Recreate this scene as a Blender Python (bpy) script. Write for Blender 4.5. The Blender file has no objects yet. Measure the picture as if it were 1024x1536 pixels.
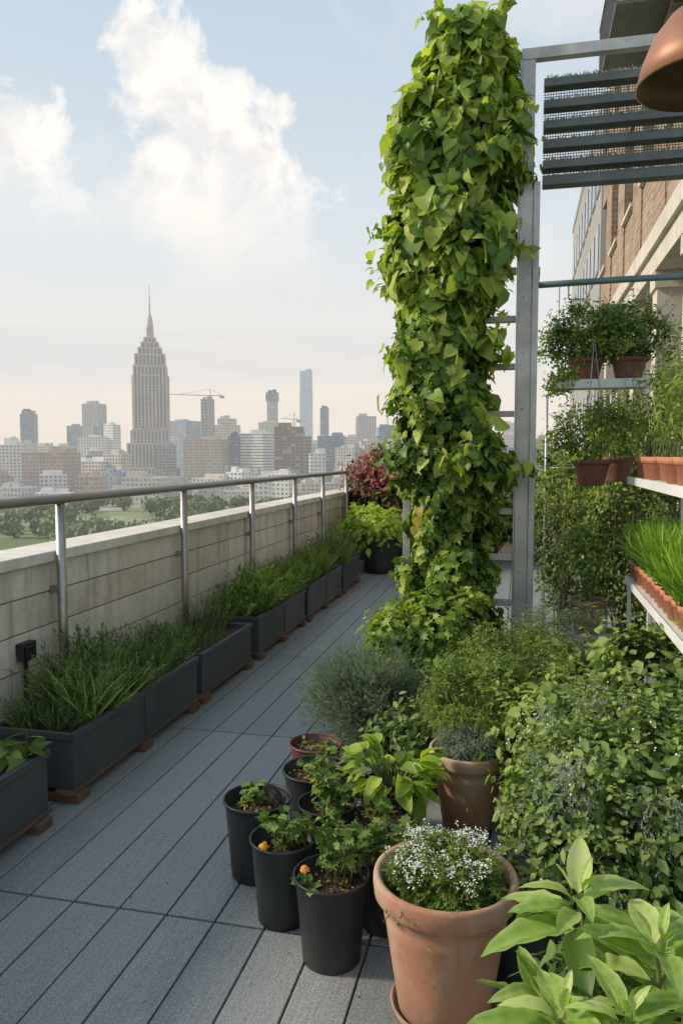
import bpy, math, random
import numpy as np
from mathutils import Vector, Matrix
rng=np.random.default_rng(11)
random.seed(5)
sc=bpy.context.scene
R=math.radians
# ------------------------------------------------------------------ mesh builder
class MB:
    def __init__(s): s.V=[];s.n=0;s.L=[];s.T=[];s.M=[];s.S=[];s.A=[]
    def add(s,V,F,mat=0,tint=.5,smooth=False):
        V=np.asarray(V,float).reshape(-1,3); base=s.n
        s.V.append(V); s.n+=len(V)
        s.A.append(np.full(len(V),tint,float) if np.isscalar(tint) else np.asarray(tint,float))
        for f in F:
            s.L.append(np.asarray(f,np.int64)+base); 
        s.T.append(np.array([len(f) for f in F],np.int64))
        s.M.append(np.full(len(F),mat,np.int32)); s.S.append(np.full(len(F),smooth,bool))
    def addk(s,V,F,mat=0,tint=.5,smooth=False):
        V=np.asarray(V,float).reshape(-1,3); F=np.asarray(F,np.int64); base=s.n
        s.V.append(V); s.n+=len(V)
        s.A.append(np.full(len(V),tint,float) if np.isscalar(tint) else np.asarray(tint,float))
        s.L.append((F+base).ravel()); s.T.append(np.full(len(F),F.shape[1],np.int64))
        s.M.append(np.full(len(F),mat,np.int32) if np.isscalar(mat) else np.asarray(mat,np.int32)); s.S.append(np.full(len(F),smooth,bool))
    def box(s,x0,x1,y0,y1,z0,z1,mat=0,tint=.5,rot=0,c=None):
        V=np.array([[x,y,z] for z in(z0,z1) for y in(y0,y1) for x in(x0,x1)],float)
        if rot:
            cx,cy=c if c else ((x0+x1)/2,(y0+y1)/2)
            a,b=math.cos(rot),math.sin(rot); X=V[:,0]-cx;Y=V[:,1]-cy
            V[:,0]=cx+a*X-b*Y; V[:,1]=cy+b*X+a*Y
        s.addk(V,[[0,2,3,1],[4,5,7,6],[0,1,5,4],[2,6,7,3],[0,4,6,2],[1,3,7,5]],mat,tint)
    def tube(s,pts,rad,n=6,mat=0,tint=.5,cap=True):
        pts=np.asarray(pts,float); m=len(pts); rad=np.broadcast_to(np.asarray(rad,float),(m,))
        d=np.gradient(pts,axis=0); d/=np.linalg.norm(d,axis=1)[:,None]+1e-9
        up=np.array([0,0,1.]) if abs(d[0,2])<.9 else np.array([1.,0,0])
        x=np.cross(d,up); x/=np.linalg.norm(x,axis=1)[:,None]+1e-9; y=np.cross(d,x)
        a=np.arange(n)*2*math.pi/n
        V=pts[:,None,:]+rad[:,None,None]*(np.cos(a)[None,:,None]*x[:,None,:]+np.sin(a)[None,:,None]*y[:,None,:])
        F=[[i*n+j,i*n+(j+1)%n,(i+1)*n+(j+1)%n,(i+1)*n+j] for i in range(m-1) for j in range(n)]
        if cap and n>4:
            s.add(V.reshape(-1,3),F+[list(range(n))[::-1],[(m-1)*n+j for j in range(n)]],mat,tint,True)
        else: s.addk(V.reshape(-1,3),F,mat,tint,True)
    def lathe(s,prof,c,n=48,mat=0,tint=.5,smooth=True,close=False):
        a=np.arange(n)*2*math.pi/n
        V=np.array([[c[0]+r*math.cos(t),c[1]+r*math.sin(t),c[2]+z] for r,z in prof for t in a])
        m=len(prof)
        F=[[i*n+j,i*n+(j+1)%n,(i+1)*n+(j+1)%n,(i+1)*n+j] for i in range(m-1) for j in range(n)]
        s.addk(V,F,mat,tint,smooth)
    def scatter(s,tmpl,P,Rm,S,tint,mat=0,smooth=True):
        TV,TF,TT=tmpl; P=np.asarray(P,float);N=len(P)
        if N==0: return
        S=np.asarray(S,float)
        if S.ndim==1: S=np.repeat(S[:,None],3,1)
        V=np.einsum('nij,nkj->nki',Rm,TV[None]*S[:,None,:])+P[:,None,:]
        k=len(TV); t=(np.asarray(tint)[:,None]+TT[None]).ravel(); base=s.n
        s.V.append(V.reshape(-1,3)); s.n+=N*k; s.A.append(t)
        for sz in sorted(set(len(f) for f in TF)):
            Fa=np.array([f for f in TF if len(f)==sz],np.int64)
            A=(Fa[None]+(np.arange(N)*k)[:,None,None]+base).reshape(-1,sz)
            s.L.append(A.ravel()); s.T.append(np.full(len(A),sz,np.int64)); s.M.append(np.full(len(A),mat,np.int32)); s.S.append(np.full(len(A),smooth,bool))
    def obj(s,name,mats,bevel=0,seg=2):
        me=bpy.data.meshes.new(name)
        V=np.concatenate(s.V); L=np.concatenate(s.L); T=np.concatenate(s.T); M=np.concatenate(s.M);S=np.concatenate(s.S);A=np.concatenate(s.A)
        me.vertices.add(len(V)); me.vertices.foreach_set('co',V.astype(np.float32).ravel())
        me.loops.add(len(L)); me.loops.foreach_set('vertex_index',L.astype(np.int32))
        me.polygons.add(len(T)); st=np.concatenate([[0],np.cumsum(T)[:-1]]).astype(np.int32)
        me.polygons.foreach_set('loop_start',st)
        try: me.polygons.foreach_set('loop_total',T.astype(np.int32))
        except Exception: pass
        me.polygons.foreach_set('material_index',M); me.polygons.foreach_set('use_smooth',S)
        me.update(calc_edges=True)
        at=me.attributes.new('tint','FLOAT','POINT'); at.data.foreach_set('value',A.astype(np.float32))
        for m in mats: me.materials.append(m)
        o=bpy.data.objects.new(name,me); sc.collection.objects.link(o)
        if bevel:
            b=o.modifiers.new('bevel','BEVEL'); b.width=bevel;b.segments=seg;b.limit_method='ANGLE';b.angle_limit=R(40)
        return o
def group(name,loc,parts):
    e=bpy.data.objects.new(name,None); sc.collection.objects.link(e); e.location=loc; e.empty_display_size=.2
    for p in parts:
        p.parent=e; p.matrix_parent_inverse=Matrix.Translation(-Vector(loc))
    return e
# ------------------------------------------------------------------ materials
def newmat(name):
    m=bpy.data.materials.new(name); m.use_nodes=True; nt=m.node_tree; nt.nodes.clear()
    out=nt.nodes.new('ShaderNodeOutputMaterial'); return m,nt,out
def ramp(nt,fac,cols):
    r=nt.nodes.new('ShaderNodeValToRGB'); e=r.color_ramp.elements
    while len(e)<len(cols): e.new(.5)
    for i,(p,c) in enumerate(cols): e[i].position=p; e[i].color=(*c,1) if len(c)==3 else c
    nt.links.new(fac,r.inputs[0]); return r.outputs[0]
def mixc(nt,f,a,b,mode='MIX'):
    m=nt.nodes.new('ShaderNodeMix'); m.data_type='RGBA'; m.blend_type=mode
    for s,v in((m.inputs[0],f),(m.inputs[6],a),(m.inputs[7],b)):
        if isinstance(v,(int,float)): s.default_value=v
        elif isinstance(v,tuple): s.default_value=(*v,1) if len(v)==3 else v
        else: nt.links.new(v,s)
    return m.outputs[2]
def pos(nt,scale=(1,1,1),rot=(0,0,0)):
    g=nt.nodes.new('ShaderNodeNewGeometry'); m=nt.nodes.new('ShaderNodeMapping'); m.inputs['Scale'].default_value=scale; m.inputs['Rotation'].default_value=rot
    nt.links.new(g.outputs['Position'],m.inputs[0]); return m.outputs[0]
def noise(nt,vec,scale,detail=5,rough=.6,dist=0):
    n=nt.nodes.new('ShaderNodeTexNoise'); n.inputs['Scale'].default_value=scale;n.inputs['Detail'].default_value=detail;n.inputs['Roughness'].default_value=rough;n.inputs['Distortion'].default_value=dist
    if vec is not None: nt.links.new(vec,n.inputs['Vector'])
    return n.outputs['Fac']
def attr(nt,name='tint'):
    a=nt.nodes.new('ShaderNodeAttribute'); a.attribute_name=name; return a.outputs['Fac']
def mth(nt,op,a,b=None,c=None,clamp=False):
    m=nt.nodes.new('ShaderNodeMath'); m.operation=op; m.use_clamp=clamp
    for i,v in enumerate((a,b,c)):
        if v is None: continue
        if isinstance(v,(int,float)): m.inputs[i].default_value=v
        else: nt.links.new(v,m.inputs[i])
    return m.outputs[0]
def bump(nt,h,strength=.3,dist=.01):
    b=nt.nodes.new('ShaderNodeBump'); b.inputs['Strength'].default_value=strength;b.inputs['Distance'].default_value=dist
    nt.links.new(h,b.inputs['Height']); return b.outputs[0]
def pbr(nt,out,col,rough=.6,metal=0,normal=None,spec=.5):
    p=nt.nodes.new('ShaderNodeBsdfPrincipled')
    if isinstance(col,tuple): p.inputs['Base Color'].default_value=(*col,1)
    else: nt.links.new(col,p.inputs['Base Color'])
    if isinstance(rough,(int,float)): p.inputs['Roughness'].default_value=rough
    else: nt.links.new(rough,p.inputs['Roughness'])
    p.inputs['Metallic'].default_value=metal; p.inputs['Specular IOR Level'].default_value=spec
    if normal is not None: nt.links.new(normal,p.inputs['Normal'])
    nt.links.new(p.outputs[0],out.inputs[0]); return p
def leafmat(name,dark,mid,light,rough=.5,trans=.35,spec=.3,blotch=False):
    m,nt,out=newmat(name)
    t=attr(nt)
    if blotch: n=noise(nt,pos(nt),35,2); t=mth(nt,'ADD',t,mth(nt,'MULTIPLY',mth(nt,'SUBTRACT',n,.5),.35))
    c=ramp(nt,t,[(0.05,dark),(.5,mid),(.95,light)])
    p=pbr(nt,out,c,rough,spec=spec)
    tr=nt.nodes.new('ShaderNodeBsdfTranslucent'); nt.links.new(mixc(nt,1,c,(1.6,1.6,.6),'MULTIPLY'),tr.inputs[0])
    mx=nt.nodes.new('ShaderNodeMixShader'); mx.inputs[0].default_value=trans
    nt.links.new(p.outputs[0],mx.inputs[1]);nt.links.new(tr.outputs[0],mx.inputs[2]);nt.links.new(mx.outputs[0],out.inputs[0])
    return m
def noisy(name,c1,c2,scale=8,rough=.7,metal=0,bs=.2,bd=.004,sc3=(1,1,1),spec=.5,c3=None):
    m,nt,out=newmat(name); v=pos(nt,sc3)
    n=noise(nt,v,scale,4,.65); cols=[(.3,c1),(.7,c2)]
    c=ramp(nt,n,cols)
    if c3:
        n3=noise(nt,pos(nt,(1,1,.5)),scale*.8,5,.7); c=mixc(nt,ramp(nt,n3,[(.46,(0,0,0)),(.64,(1,1,1))]),c,c3)
    f=noise(nt,v,scale*9,2,.6)
    pbr(nt,out,c,rough,metal,bump(nt,f,bs,bd),spec); return m
M_vine=leafmat('vine_leaf',(.028,.062,.011),(.125,.235,.036),(.43,.52,.10),.45,.42,.4,True)
M_rose=leafmat('herb_needle',(.028,.054,.017),(.088,.145,.042),(.21,.29,.09),.65,.2)
M_rose2=leafmat('herb_fresh',(.042,.080,.017),(.13,.215,.042),(.28,.37,.09),.65,.3)
M_blue=leafmat('juniper_leaf',(.05,.08,.052),(.15,.21,.135),(.30,.37,.245),.75,.25)
M_grey=leafmat('thyme_leaf',(.07,.10,.07),(.18,.235,.18),(.36,.41,.35),.7,.2)
M_shrub=leafmat('shrub_leaf',(.028,.058,.014),(.105,.185,.042),(.30,.39,.11),.5)
M_dark=leafmat('dark_leaf',(.020,.040,.012),(.060,.108,.030),(.16,.23,.07),.55,.25)
M_lime=leafmat('lime_leaf',(.12,.20,.02),(.27,.40,.045),(.48,.57,.11),.5,.4)
M_var=leafmat('variegated_leaf',(.08,.15,.03),(.23,.36,.075),(.52,.60,.24),.45,.35,.35,True)
M_red=leafmat('burgundy_leaf',(.05,.045,.025),(.17,.085,.05),(.42,.10,.11),.5,.3)
M_grass=leafmat('grass_blade',(.04,.10,.01),(.13,.27,.035),(.33,.48,.08),.55,.35)
M_dry=leafmat('dry_leaf',(.20,.13,.04),(.45,.34,.08),(.58,.48,.13),.6,.3)
M_white=noisy('white_petals',(.55,.57,.52),(.74,.74,.70),30,.6)
M_orange=noisy('orange_petals',(.8,.25,.02),(.9,.4,.03),30,.5)
M_stem=noisy('green_stem',(.08,.12,.03),(.14,.17,.05),20,.6)
M_bark=noisy('bark',(.08,.055,.035),(.17,.12,.08),30,.9,bs=.6)
M_soil=noisy('soil',(.06,.035,.02),(.24,.15,.09),45,.95,bs=1,bd=.02)
M_black=noisy('black_plastic',(.014,.017,.019),(.026,.030,.033),5,.45,spec=.4,bs=.05,c3=(.042,.042,.041))
M_planter=noisy('planter_resin',(.042,.049,.055),(.064,.072,.078),3,.5,spec=.4,bs=.08,c3=(.088,.088,.084))
M_wood=noisy('pallet_wood',(.09,.045,.028),(.18,.105,.065),9,.8,sc3=(2,.4,4),bs=.5)
M_terra=noisy('terracotta',(.33,.155,.085),(.44,.23,.135),5,.88,c3=(.43,.31,.225),bs=.35)
M_terra2=noisy('terracotta_small',(.42,.16,.085),(.54,.24,.13),9,.8,bs=.2)
M_brownpot=noisy('brown_pot',(.15,.065,.045),(.23,.10,.07),9,.65)
M_steel=noisy('galvanised_steel',(.36,.365,.365),(.54,.545,.54),7,.5,.6,bs=.08)
M_steel2=noisy('brushed_rail',(.28,.275,.26),(.42,.41,.39),6,.42,.85,sc3=(1,.2,1),bs=.05)
M_dsteel=noisy('dark_slat',(.085,.098,.10),(.14,.16,.165),6,.5,.3,bs=.1)
M_net=noisy('shade_netting',(.17,.20,.20),(.28,.31,.31),30,.8)
M_whitep=noisy('white_painted_metal',(.62,.64,.64),(.76,.78,.78),5,.45,bs=.05)
M_blueb=noisy('blue_grey_beam',(.13,.20,.24),(.20,.27,.31),5,.5,.3)
M_slatw=noisy('pale_timber',(.44,.42,.38),(.60,.57,.52),10,.8,sc3=(.3,1,3),bs=.3)
M_copper=noisy('copper_shade',(.25,.115,.06),(.34,.17,.10),4,.5,.3,bs=.05)
M_copin=noisy('lamp_inside',(.10,.06,.025),(.17,.10,.05),6,.5,.4)
M_bulb=noisy('bulb_glass',(.5,.42,.25),(.6,.5,.3),6,.2)
M_bfs=noisy('black_box',(.01,.01,.01),(.02,.02,.02),6,.5)
def mk_deck():
    m,nt,out=newmat('composite_deck'); t=attr(nt)
    g=noise(nt,pos(nt,(60,1.6,60)),3,4,.7); s=noise(nt,pos(nt),150,2,.8); b=noise(nt,pos(nt),1.3,4,.6)
    base=ramp(nt,mth(nt,'ADD',mth(nt,'MULTIPLY',t,.6),mth(nt,'MULTIPLY',b,.5)),[(.2,(.205,.225,.232)),(.9,(.285,.30,.302))])
    c=mixc(nt,.6,base,ramp(nt,g,[(.25,(.32,.32,.32)),(.75,(.68,.68,.68))]),'OVERLAY')
    c=mixc(nt,.85,c,ramp(nt,s,[(.3,(.22,.22,.22)),(.7,(.78,.78,.78))]),'OVERLAY')
    d=noise(nt,pos(nt,(1,.6,1)),2.6,6,.75)
    c=mixc(nt,ramp(nt,d,[(.50,(0,0,0)),(.75,(.5,.5,.5))]),c,(.31,.285,.25))
    d2=noise(nt,pos(nt,(1,.35,1)),1.1,5,.7)
    c=mixc(nt,ramp(nt,d2,[(.52,(0,0,0)),(.72,(.35,.35,.35))]),c,(.14,.155,.16))
    r=mth(nt,'ADD',mth(nt,'MULTIPLY',b,.35),.36)
    pbr(nt,out,c,r,0,bump(nt,mth(nt,'ADD',g,s),.4,.003),.5); return m
M_deck=mk_deck()
M_under=noisy('deck_joist',(.10,.05,.042),(.16,.085,.07),20,.95)
def mk_conc(name,a,b,st):
    m,nt,out=newmat(name)
    n=noise(nt,pos(nt),2.2,5,.65); c=ramp(nt,n,[(.3,a),(.7,b)])
    k=noise(nt,pos(nt,(1,3,.35)),2.5,5,.7); c=mixc(nt,ramp(nt,k,[(.48,(0,0,0)),(.72,(.75,.75,.75))]),c,st)
    k2=noise(nt,pos(nt),14,4,.7); c=mixc(nt,.45,c,ramp(nt,k2,[(.3,(.35,.35,.35)),(.7,(.65,.65,.65))]),'OVERLAY')
    t=attr(nt); c=mixc(nt,.3,c,ramp(nt,t,[(0,(.3,.3,.3)),(1,(.7,.7,.7))]),'OVERLAY')
    pbr(nt,out,c,.85,0,bump(nt,k2,.35,.006)); return m
M_conc=mk_conc('concrete_panel',(.60,.55,.47),(.72,.67,.59),(.38,.325,.26))
M_cope=mk_conc('coping_stone',(.62,.58,.52),(.74,.71,.65),(.43,.39,.33))
M_joint=noisy('mortar_joint',(.20,.18,.15),(.26,.24,.2),20,.95)
M_render=mk_conc('pale_render',(.48,.44,.38),(.60,.56,.50),(.36,.32,.27))
def mk_brick():
    m,nt,out=newmat('tan_brick')
    g=nt.nodes.new('ShaderNodeNewGeometry'); sp=nt.nodes.new('ShaderNodeSeparateXYZ'); nt.links.new(g.outputs['Position'],sp.inputs[0])
    cb=nt.nodes.new('ShaderNodeCombineXYZ'); nt.links.new(mth(nt,'ADD',sp.outputs[0],sp.outputs[1]),cb.inputs[0]); nt.links.new(sp.outputs[2],cb.inputs[1])
    b=nt.nodes.new('ShaderNodeTexBrick'); nt.links.new(cb.outputs[0],b.inputs['Vector'])
    b.inputs['Scale'].default_value=1; b.inputs['Brick Width'].default_value=.44;b.inputs['Row Height'].default_value=.13;b.inputs['Mortar Size'].default_value=.014
    b.inputs['Color1'].default_value=(.33,.22,.15,1);b.inputs['Color2'].default_value=(.22,.14,.095,1);b.inputs['Mortar'].default_value=(.34,.30,.25,1)
    n=noise(nt,pos(nt),1.5,5,.6); c=mixc(nt,.5,b.outputs[0],ramp(nt,n,[(.3,(.3,.3,.3)),(.7,(.7,.7,.7))]),'OVERLAY')
    pbr(nt,out,c,.9,0,bump(nt,b.outputs['Fac'],-.4,.01)); return m
M_brick=mk_brick()
def mk_glass(name,col,r=.08):
    m,nt,out=newmat(name); pbr(nt,out,col,r,0,None,1.0); return m
M_glass=mk_glass('window_glass',(.05,.065,.075))
HAZE=(.80,.785,.77)  # aerial haze colour, painted into the far materials as emission
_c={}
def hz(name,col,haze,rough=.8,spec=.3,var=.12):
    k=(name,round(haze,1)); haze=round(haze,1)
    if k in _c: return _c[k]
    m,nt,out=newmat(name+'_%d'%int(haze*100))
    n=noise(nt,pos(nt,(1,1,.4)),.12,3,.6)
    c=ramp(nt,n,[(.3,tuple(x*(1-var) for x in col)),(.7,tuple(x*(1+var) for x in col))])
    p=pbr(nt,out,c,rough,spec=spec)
    e=nt.nodes.new('ShaderNodeEmission'); e.inputs[0].default_value=(*HAZE,1)  # painted haze: far surfaces glow with a fixed share of haze colour
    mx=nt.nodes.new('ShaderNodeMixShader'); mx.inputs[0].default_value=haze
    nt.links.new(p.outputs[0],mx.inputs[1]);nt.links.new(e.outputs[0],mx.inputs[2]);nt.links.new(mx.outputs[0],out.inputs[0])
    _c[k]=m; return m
# ------------------------------------------------------------------ leaf templates
def T(V,F,tt=None):
    V=np.array(V,float); return V,F,(np.zeros(len(V)) if tt is None else np.array(tt,float))
heart=T([(0,0,0),(0,.35,-.05),(0,.7,-.06),(0,1.05,-.22),(-.26,-.16,.02),(-.5,.16,.05),(-.38,.58,-.0),(.26,-.16,.02),(.5,.16,.05),(.38,.58,-.0)],
 [[0,1,5,4],[1,2,6,5],[2,3,6],[1,0,7,8],[2,1,8,9],[3,2,9]],[.10,.08,.06,0,-.03,0,0,-.03,0,0])
_o=[(0,0,0),(-.24,-.2,-.02),(-.42,-.05,-.06),(-.30,.12,.03),(-.60,.36,-.12),(-.34,.42,.03),(-.34,.72,-.05),(-.14,.70,.02),(0,1.08,-.2),(.14,.70,.02),(.34,.72,-.05),(.34,.42,.03),(.60,.36,-.12),(.30,.12,.03),(.42,-.05,-.06),(.24,-.2,-.02)]
lobed=T([(0,.32,-.05)]+_o,[[0,i+1,(i+1)%16+1][::-1] for i in range(16)],[.12]+[0]*16)
heart2=T([(x*1.1,y,z+.12*abs(x)-.25*y*y) for x,y,z in heart[0]],heart[1],heart[2])
heart3=T([(x*.95+.08*y*y,y,z-.35*abs(x)-.12*y) for x,y,z in heart[0]],heart[1],heart[2])
def lance(w,bend=.3,fold=.05):
    ys=[0,.33,.66,1]; z=[-bend*y*y for y in ys]
    return T([(0,0,0),(0,ys[1],z[1]-fold),(0,ys[2],z[2]-fold),(0,1,z[3]),(-w,.30,z[1]),(-w*.8,.64,z[2]),(w,.30,z[1]),(w*.8,.64,z[2])],
     [[0,1,4],[1,2,5,4],[2,3,5],[0,6,1],[1,6,7,2],[2,7,3]],[.07,.08,.05,0,0,0,0,0])
oval=lance(.30,.2); lan=lance(.17,.35); lanw=lance(.23,.4)
def bigleaf(w,bend):
    V=[];F=[];tt=[];n=9
    for i in range(n+1):
        y=i/n; ww=w*math.sin(math.pi*min(1,y*.94+.03))**.75*(1-.35*y) if 0<i<n else .004
        for j,sx in enumerate((-1,-.5,0,.5,1)):
            rip=.018*math.sin(y*22+j*2)*abs(sx)
            V.append((ww*sx,y,-bend*y*y+abs(sx)*ww*.45+rip)); tt.append(.16 if j==2 else (.24 if abs(sx)==1 else (-.07 if i%2 else .05)))
    for i in range(n):
        for j in range(4):
            a=i*5+j; F.append([a,a+1,a+6,a+5])
    return T(V,F,tt)
big1=bigleaf(.25,.35); big2=bigleaf(.21,.12); big3=bigleaf(.26,.6)
def blade(bend,w=.03):
    ys=[0,.35,.7,1]; V=[]
    for y,k in zip(ys,(1,.9,.6,.08)): V+=[(-w*k,y*(1-.25*bend*y),-bend*y*y),(w*k,y*(1-.25*bend*y),-bend*y*y)]
    return T(V,[[0,1,3,2],[2,3,5,4],[4,5,7,6]],[-.2,-.2,-.05,-.05,.08,.08,.15,.15])
blades=[blade(.05),blade(.3),blade(.6)]
def sprig(n=16,l=.16,w=.022,ang=.7,seed=1):
    r=random.Random(seed);V=[];F=[];tt=[]
    V+=[(-.008,0,0),(.008,0,0),(0,1,0)];F.append([0,1,2]);tt+=[-.3,-.2,.1]
    for i in range(n):
        y=.12+.88*i/n; a=i*2.4+r.random(); L=l*(1-.35*y)*(.8+.4*r.random()); dx,dz=math.cos(a),math.sin(a)
        b=len(V); ey=y+L*math.cos(ang); ex=L*math.sin(ang)
        V+=[(dz*w*.5,y,-dx*w*.5),(-dz*w*.5,y,dx*w*.5),(dx*ex*.6-dz*w,y+(ey-y)*.6,dz*ex*.6+dx*w),(dx*ex,ey,dz*ex)]
        F.append([b,b+1,b+2]) ; F.append([b,b+2,b+3]); q=.25*(y-.5); tt+=[q-.1,q-.1,q,q+.08]
    return T(V,F,tt)
sprigs=[sprig(18,.17,.02,.75,1),sprig(22,.13,.016,.6,2)]
softs=[sprig(14,.34,.03,.7,3)]
leafsprig=sprig(12,.3,.07,.8,4)
def norm(a): return a/(np.linalg.norm(a,axis=-1,keepdims=True)+1e-9)
def frames(N,Tp):
    z=norm(N); y=norm(Tp-(Tp*z).sum(1,keepdims=True)*z); x=np.cross(y,z)
    return np.stack([x,y,z],axis=2)
def dirframes(D):
    n=len(D); y=norm(D); r=rng.normal(size=(n,3)); z=norm(r-(r*y).sum(1,keepdims=True)*y); return np.stack([np.cross(y,z),y,z],axis=2)
# ------------------------------------------------------------------ plant generators
def bush(mb,c,rad,n,tm,size,mat=0,K=40,cl=.25,up=.5,base=None,stem=1,flat=.0,tb=.5,tv=.18,shell=.55,zmin=-.6):
    c=np.array(c,float);rad=np.array(rad,float)
    d=norm(rng.normal(size=(K,3))); r=rng.uniform(shell,1,K)**.7
    cc=d*r[:,None]; cc[:,2]=np.where(cc[:,2]<zmin,zmin,cc[:,2]); C=c+cc*rad
    i=rng.integers(0,K,n); off=rng.normal(size=(n,3))*cl*rad.mean()
    P=C[i]+off*rng.uniform(.4,1,(n,1))
    out=norm((P-c)/rad)
    N=norm(out*.9+np.array([0,0,up])+rng.normal(size=(n,3))*.5)
    Tp=norm(out*.8+rng.normal(size=(n,3))*.6+np.array([0,0,-.25]))
    S=size[0]+(size[1]-size[0])*rng.beta(1.3,1.8,n)*1.2
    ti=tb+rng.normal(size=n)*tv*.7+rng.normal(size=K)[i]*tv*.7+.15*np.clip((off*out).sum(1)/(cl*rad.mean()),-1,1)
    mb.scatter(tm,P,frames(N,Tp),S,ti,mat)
    if base is not None:
        for k in range(K):
            m=(np.array(base)+C[k])/2+rng.normal(size=3)*.06*rad.mean()+np.array([0,0,.1*rad[2]])
            b=np.array(base)+rng.normal(size=3)*np.array([.12,.12,0])*rad.mean()
            t=np.linspace(0,1,6)[:,None]; pts=(1-t)**2*b+2*t*(1-t)*m+t*t*C[k]
            mb.tube(pts,np.linspace(.006,.002,6)*max(rad.mean()*2,.5),4,stem,cap=False)
def shoots(mb,c,rad,n,L,tm,size,mat=0,stem=1,tb=.7,nl=9,up=.7):
    c=np.array(c,float);rad=np.array(rad,float)
    for k in range(n):
        d=norm(rng.normal(size=3)+np.array([0,0,.5])); d[2]=abs(d[2]); b=c+d*rad*.85; l=rng.uniform(*L); v=norm(d*.7+np.array([0,0,up])+rng.normal(size=3)*.25); e=b+v*l
        m=(b+e)/2+rng.normal(size=3)*l*.12; t=np.linspace(0,1,6)[:,None]; mb.tube((1-t)**2*b+2*t*(1-t)*m+t*t*e,np.linspace(.0025,.001,6),4,stem,cap=False)
        tt=np.linspace(.15,1,nl)[:,None]; P=(1-tt)**2*b+2*tt*(1-tt)*m+tt*tt*e; a=np.arange(nl)*2.4+k
        D=np.stack([np.cos(a),np.sin(a),np.full(nl,.35)],1)+v*.5
        mb.scatter(tm,P,frames(np.array([0,0,1.])+rng.normal(size=(nl,3))*.35,D),np.linspace(size[1],size[0],nl)*rng.uniform(.8,1.1,nl),tb+rng.normal(size=nl)*.12+np.linspace(-.1,.15,nl),mat)
def tuft(mb,P,n_each,tms,h,spread,mat=0,tb=.5,tv=.15,up=1.,sp=.5):
    P=np.asarray(P,float); N=len(P)
    for tm in tms:
        k=max(1,n_each//len(tms)); Q=np.repeat(P,k,0)+rng.normal(size=(N*k,3))*np.array([spread,spread,0])*.35
        D=rng.normal(size=(N*k,3))*np.array([sp,sp,.15])+np.array([0,0,up])
        S=rng.uniform(h[0],h[1],N*k)
        mb.scatter(tm,Q,dirframes(D),S,tb+rng.normal(size=N*k)*tv+np.repeat(rng.normal(size=N)*tv*.6,k),mat)
def pot(name,x,y,z,r,h,mat,kind='black'):
    mb=MB()
    if kind=='black':
        p=[(0,.004),(r*.74,.0),(r*.76,.004),(r*.80,h*.25),(r*.93,h*.9),(r*.955,h*.93),(r*.955,h*.955),(r,h*.965),(r*1.01,h*.985),(r,h),(r*.955,h),(r*.945,h*.98),(r*.90,h*.8),(0,h*.8)]
    else:
        p=[(0,.0),(r*.62,.0),(r*.64,.006),(r*.725,h*.3),(r*.83,h*.66),(r*.85,h*.70),(r*.84,h*.72),(r*.88,h*.81),(r*.95,h*.835),(r*.985,h*.86),(r,h*.93),(r*1.0,h*.975),(r*.985,h),(r*.93,h*1.003),(r*.89,h*.985),(r*.87,h*.9),(r*.84,h*.78),(0,h*.78)]
    mb.lathe(p,(x,y,z),64,0)
    return mb.obj(name,[mat])
ico=T([(0,0,1),(1,0,0),(0,1,0),(-1,0,0),(0,-1,0),(0,0,-1)],[[0,1,2],[0,2,3],[0,3,4],[0,4,1],[5,2,1],[5,3,2],[5,4,3],[5,1,4]])
def soil(x,y,z,r,fr=.9):
    mb=MB(); n=36; V=[];F=[]
    for i in range(1,9):
        for j in range(n):
            a=j*2*math.pi/n; rr=r*fr*i/8; V.append((x+rr*math.cos(a),y+rr*math.sin(a),z+random.uniform(-.006,.008)+.015*(1-i/8)))
    for i in range(7):
        for j in range(n): F.append([i*n+j,(i+1)*n+j,(i+1)*n+(j+1)%n,i*n+(j+1)%n])
    F.append(list(range(n)))
    mb.add(V,F,0,.5,True)
    k=260; a=rng.uniform(0,6.28,k); q=r*fr*.97*np.sqrt(rng.uniform(0,1,k))
    P=np.stack([x+q*np.cos(a),y+q*np.sin(a),np.full(k,z+.01)],1)
    mb.scatter(ico,P,dirframes(rng.normal(size=(k,3))),rng.uniform(.003,.009,k),rng.uniform(0,1,k),0,False)
    return mb.obj('soil',[M_soil])
def seedling(mb,x,y,z,h,nst,tm,size,mat=0,stem=1,spread=.08,nl=7):
    for k in range(nst):
        a=rng.uniform(0,6.28); rr=spread*math.sqrt(rng.uniform(0,1)); b=np.array([x+rr*.6*math.cos(a),y+rr*.6*math.sin(a),z]); e=b+np.array([math.cos(a)*spread*rng.uniform(.3,1.2),math.sin(a)*spread*rng.uniform(.3,1.2),h*rng.uniform(.5,1.15)])
        m=(b+e)/2+np.array([0,0,h*.15]); t=np.linspace(0,1,7)[:,None]; pts=(1-t)**2*b+2*t*(1-t)*m+t*t*e
        mb.tube(pts,np.linspace(.003,.0013,7),5,stem)
        tt=rng.uniform(.25,1,nl); P=(1-tt[:,None])**2*b+2*tt[:,None]*(1-tt[:,None])*m+tt[:,None]**2*e
        D=np.stack([np.cos(np.arange(nl)*2.4+a),np.sin(np.arange(nl)*2.4+a),rng.uniform(-.2,.7,nl)],1)
        N=np.array([0,0,1.])+rng.normal(size=(nl,3))*.45
        mb.scatter(tm,P,frames(N,D),rng.uniform(size[0],size[1],nl),.55+rng.normal(size=nl)*.22,mat)
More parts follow.
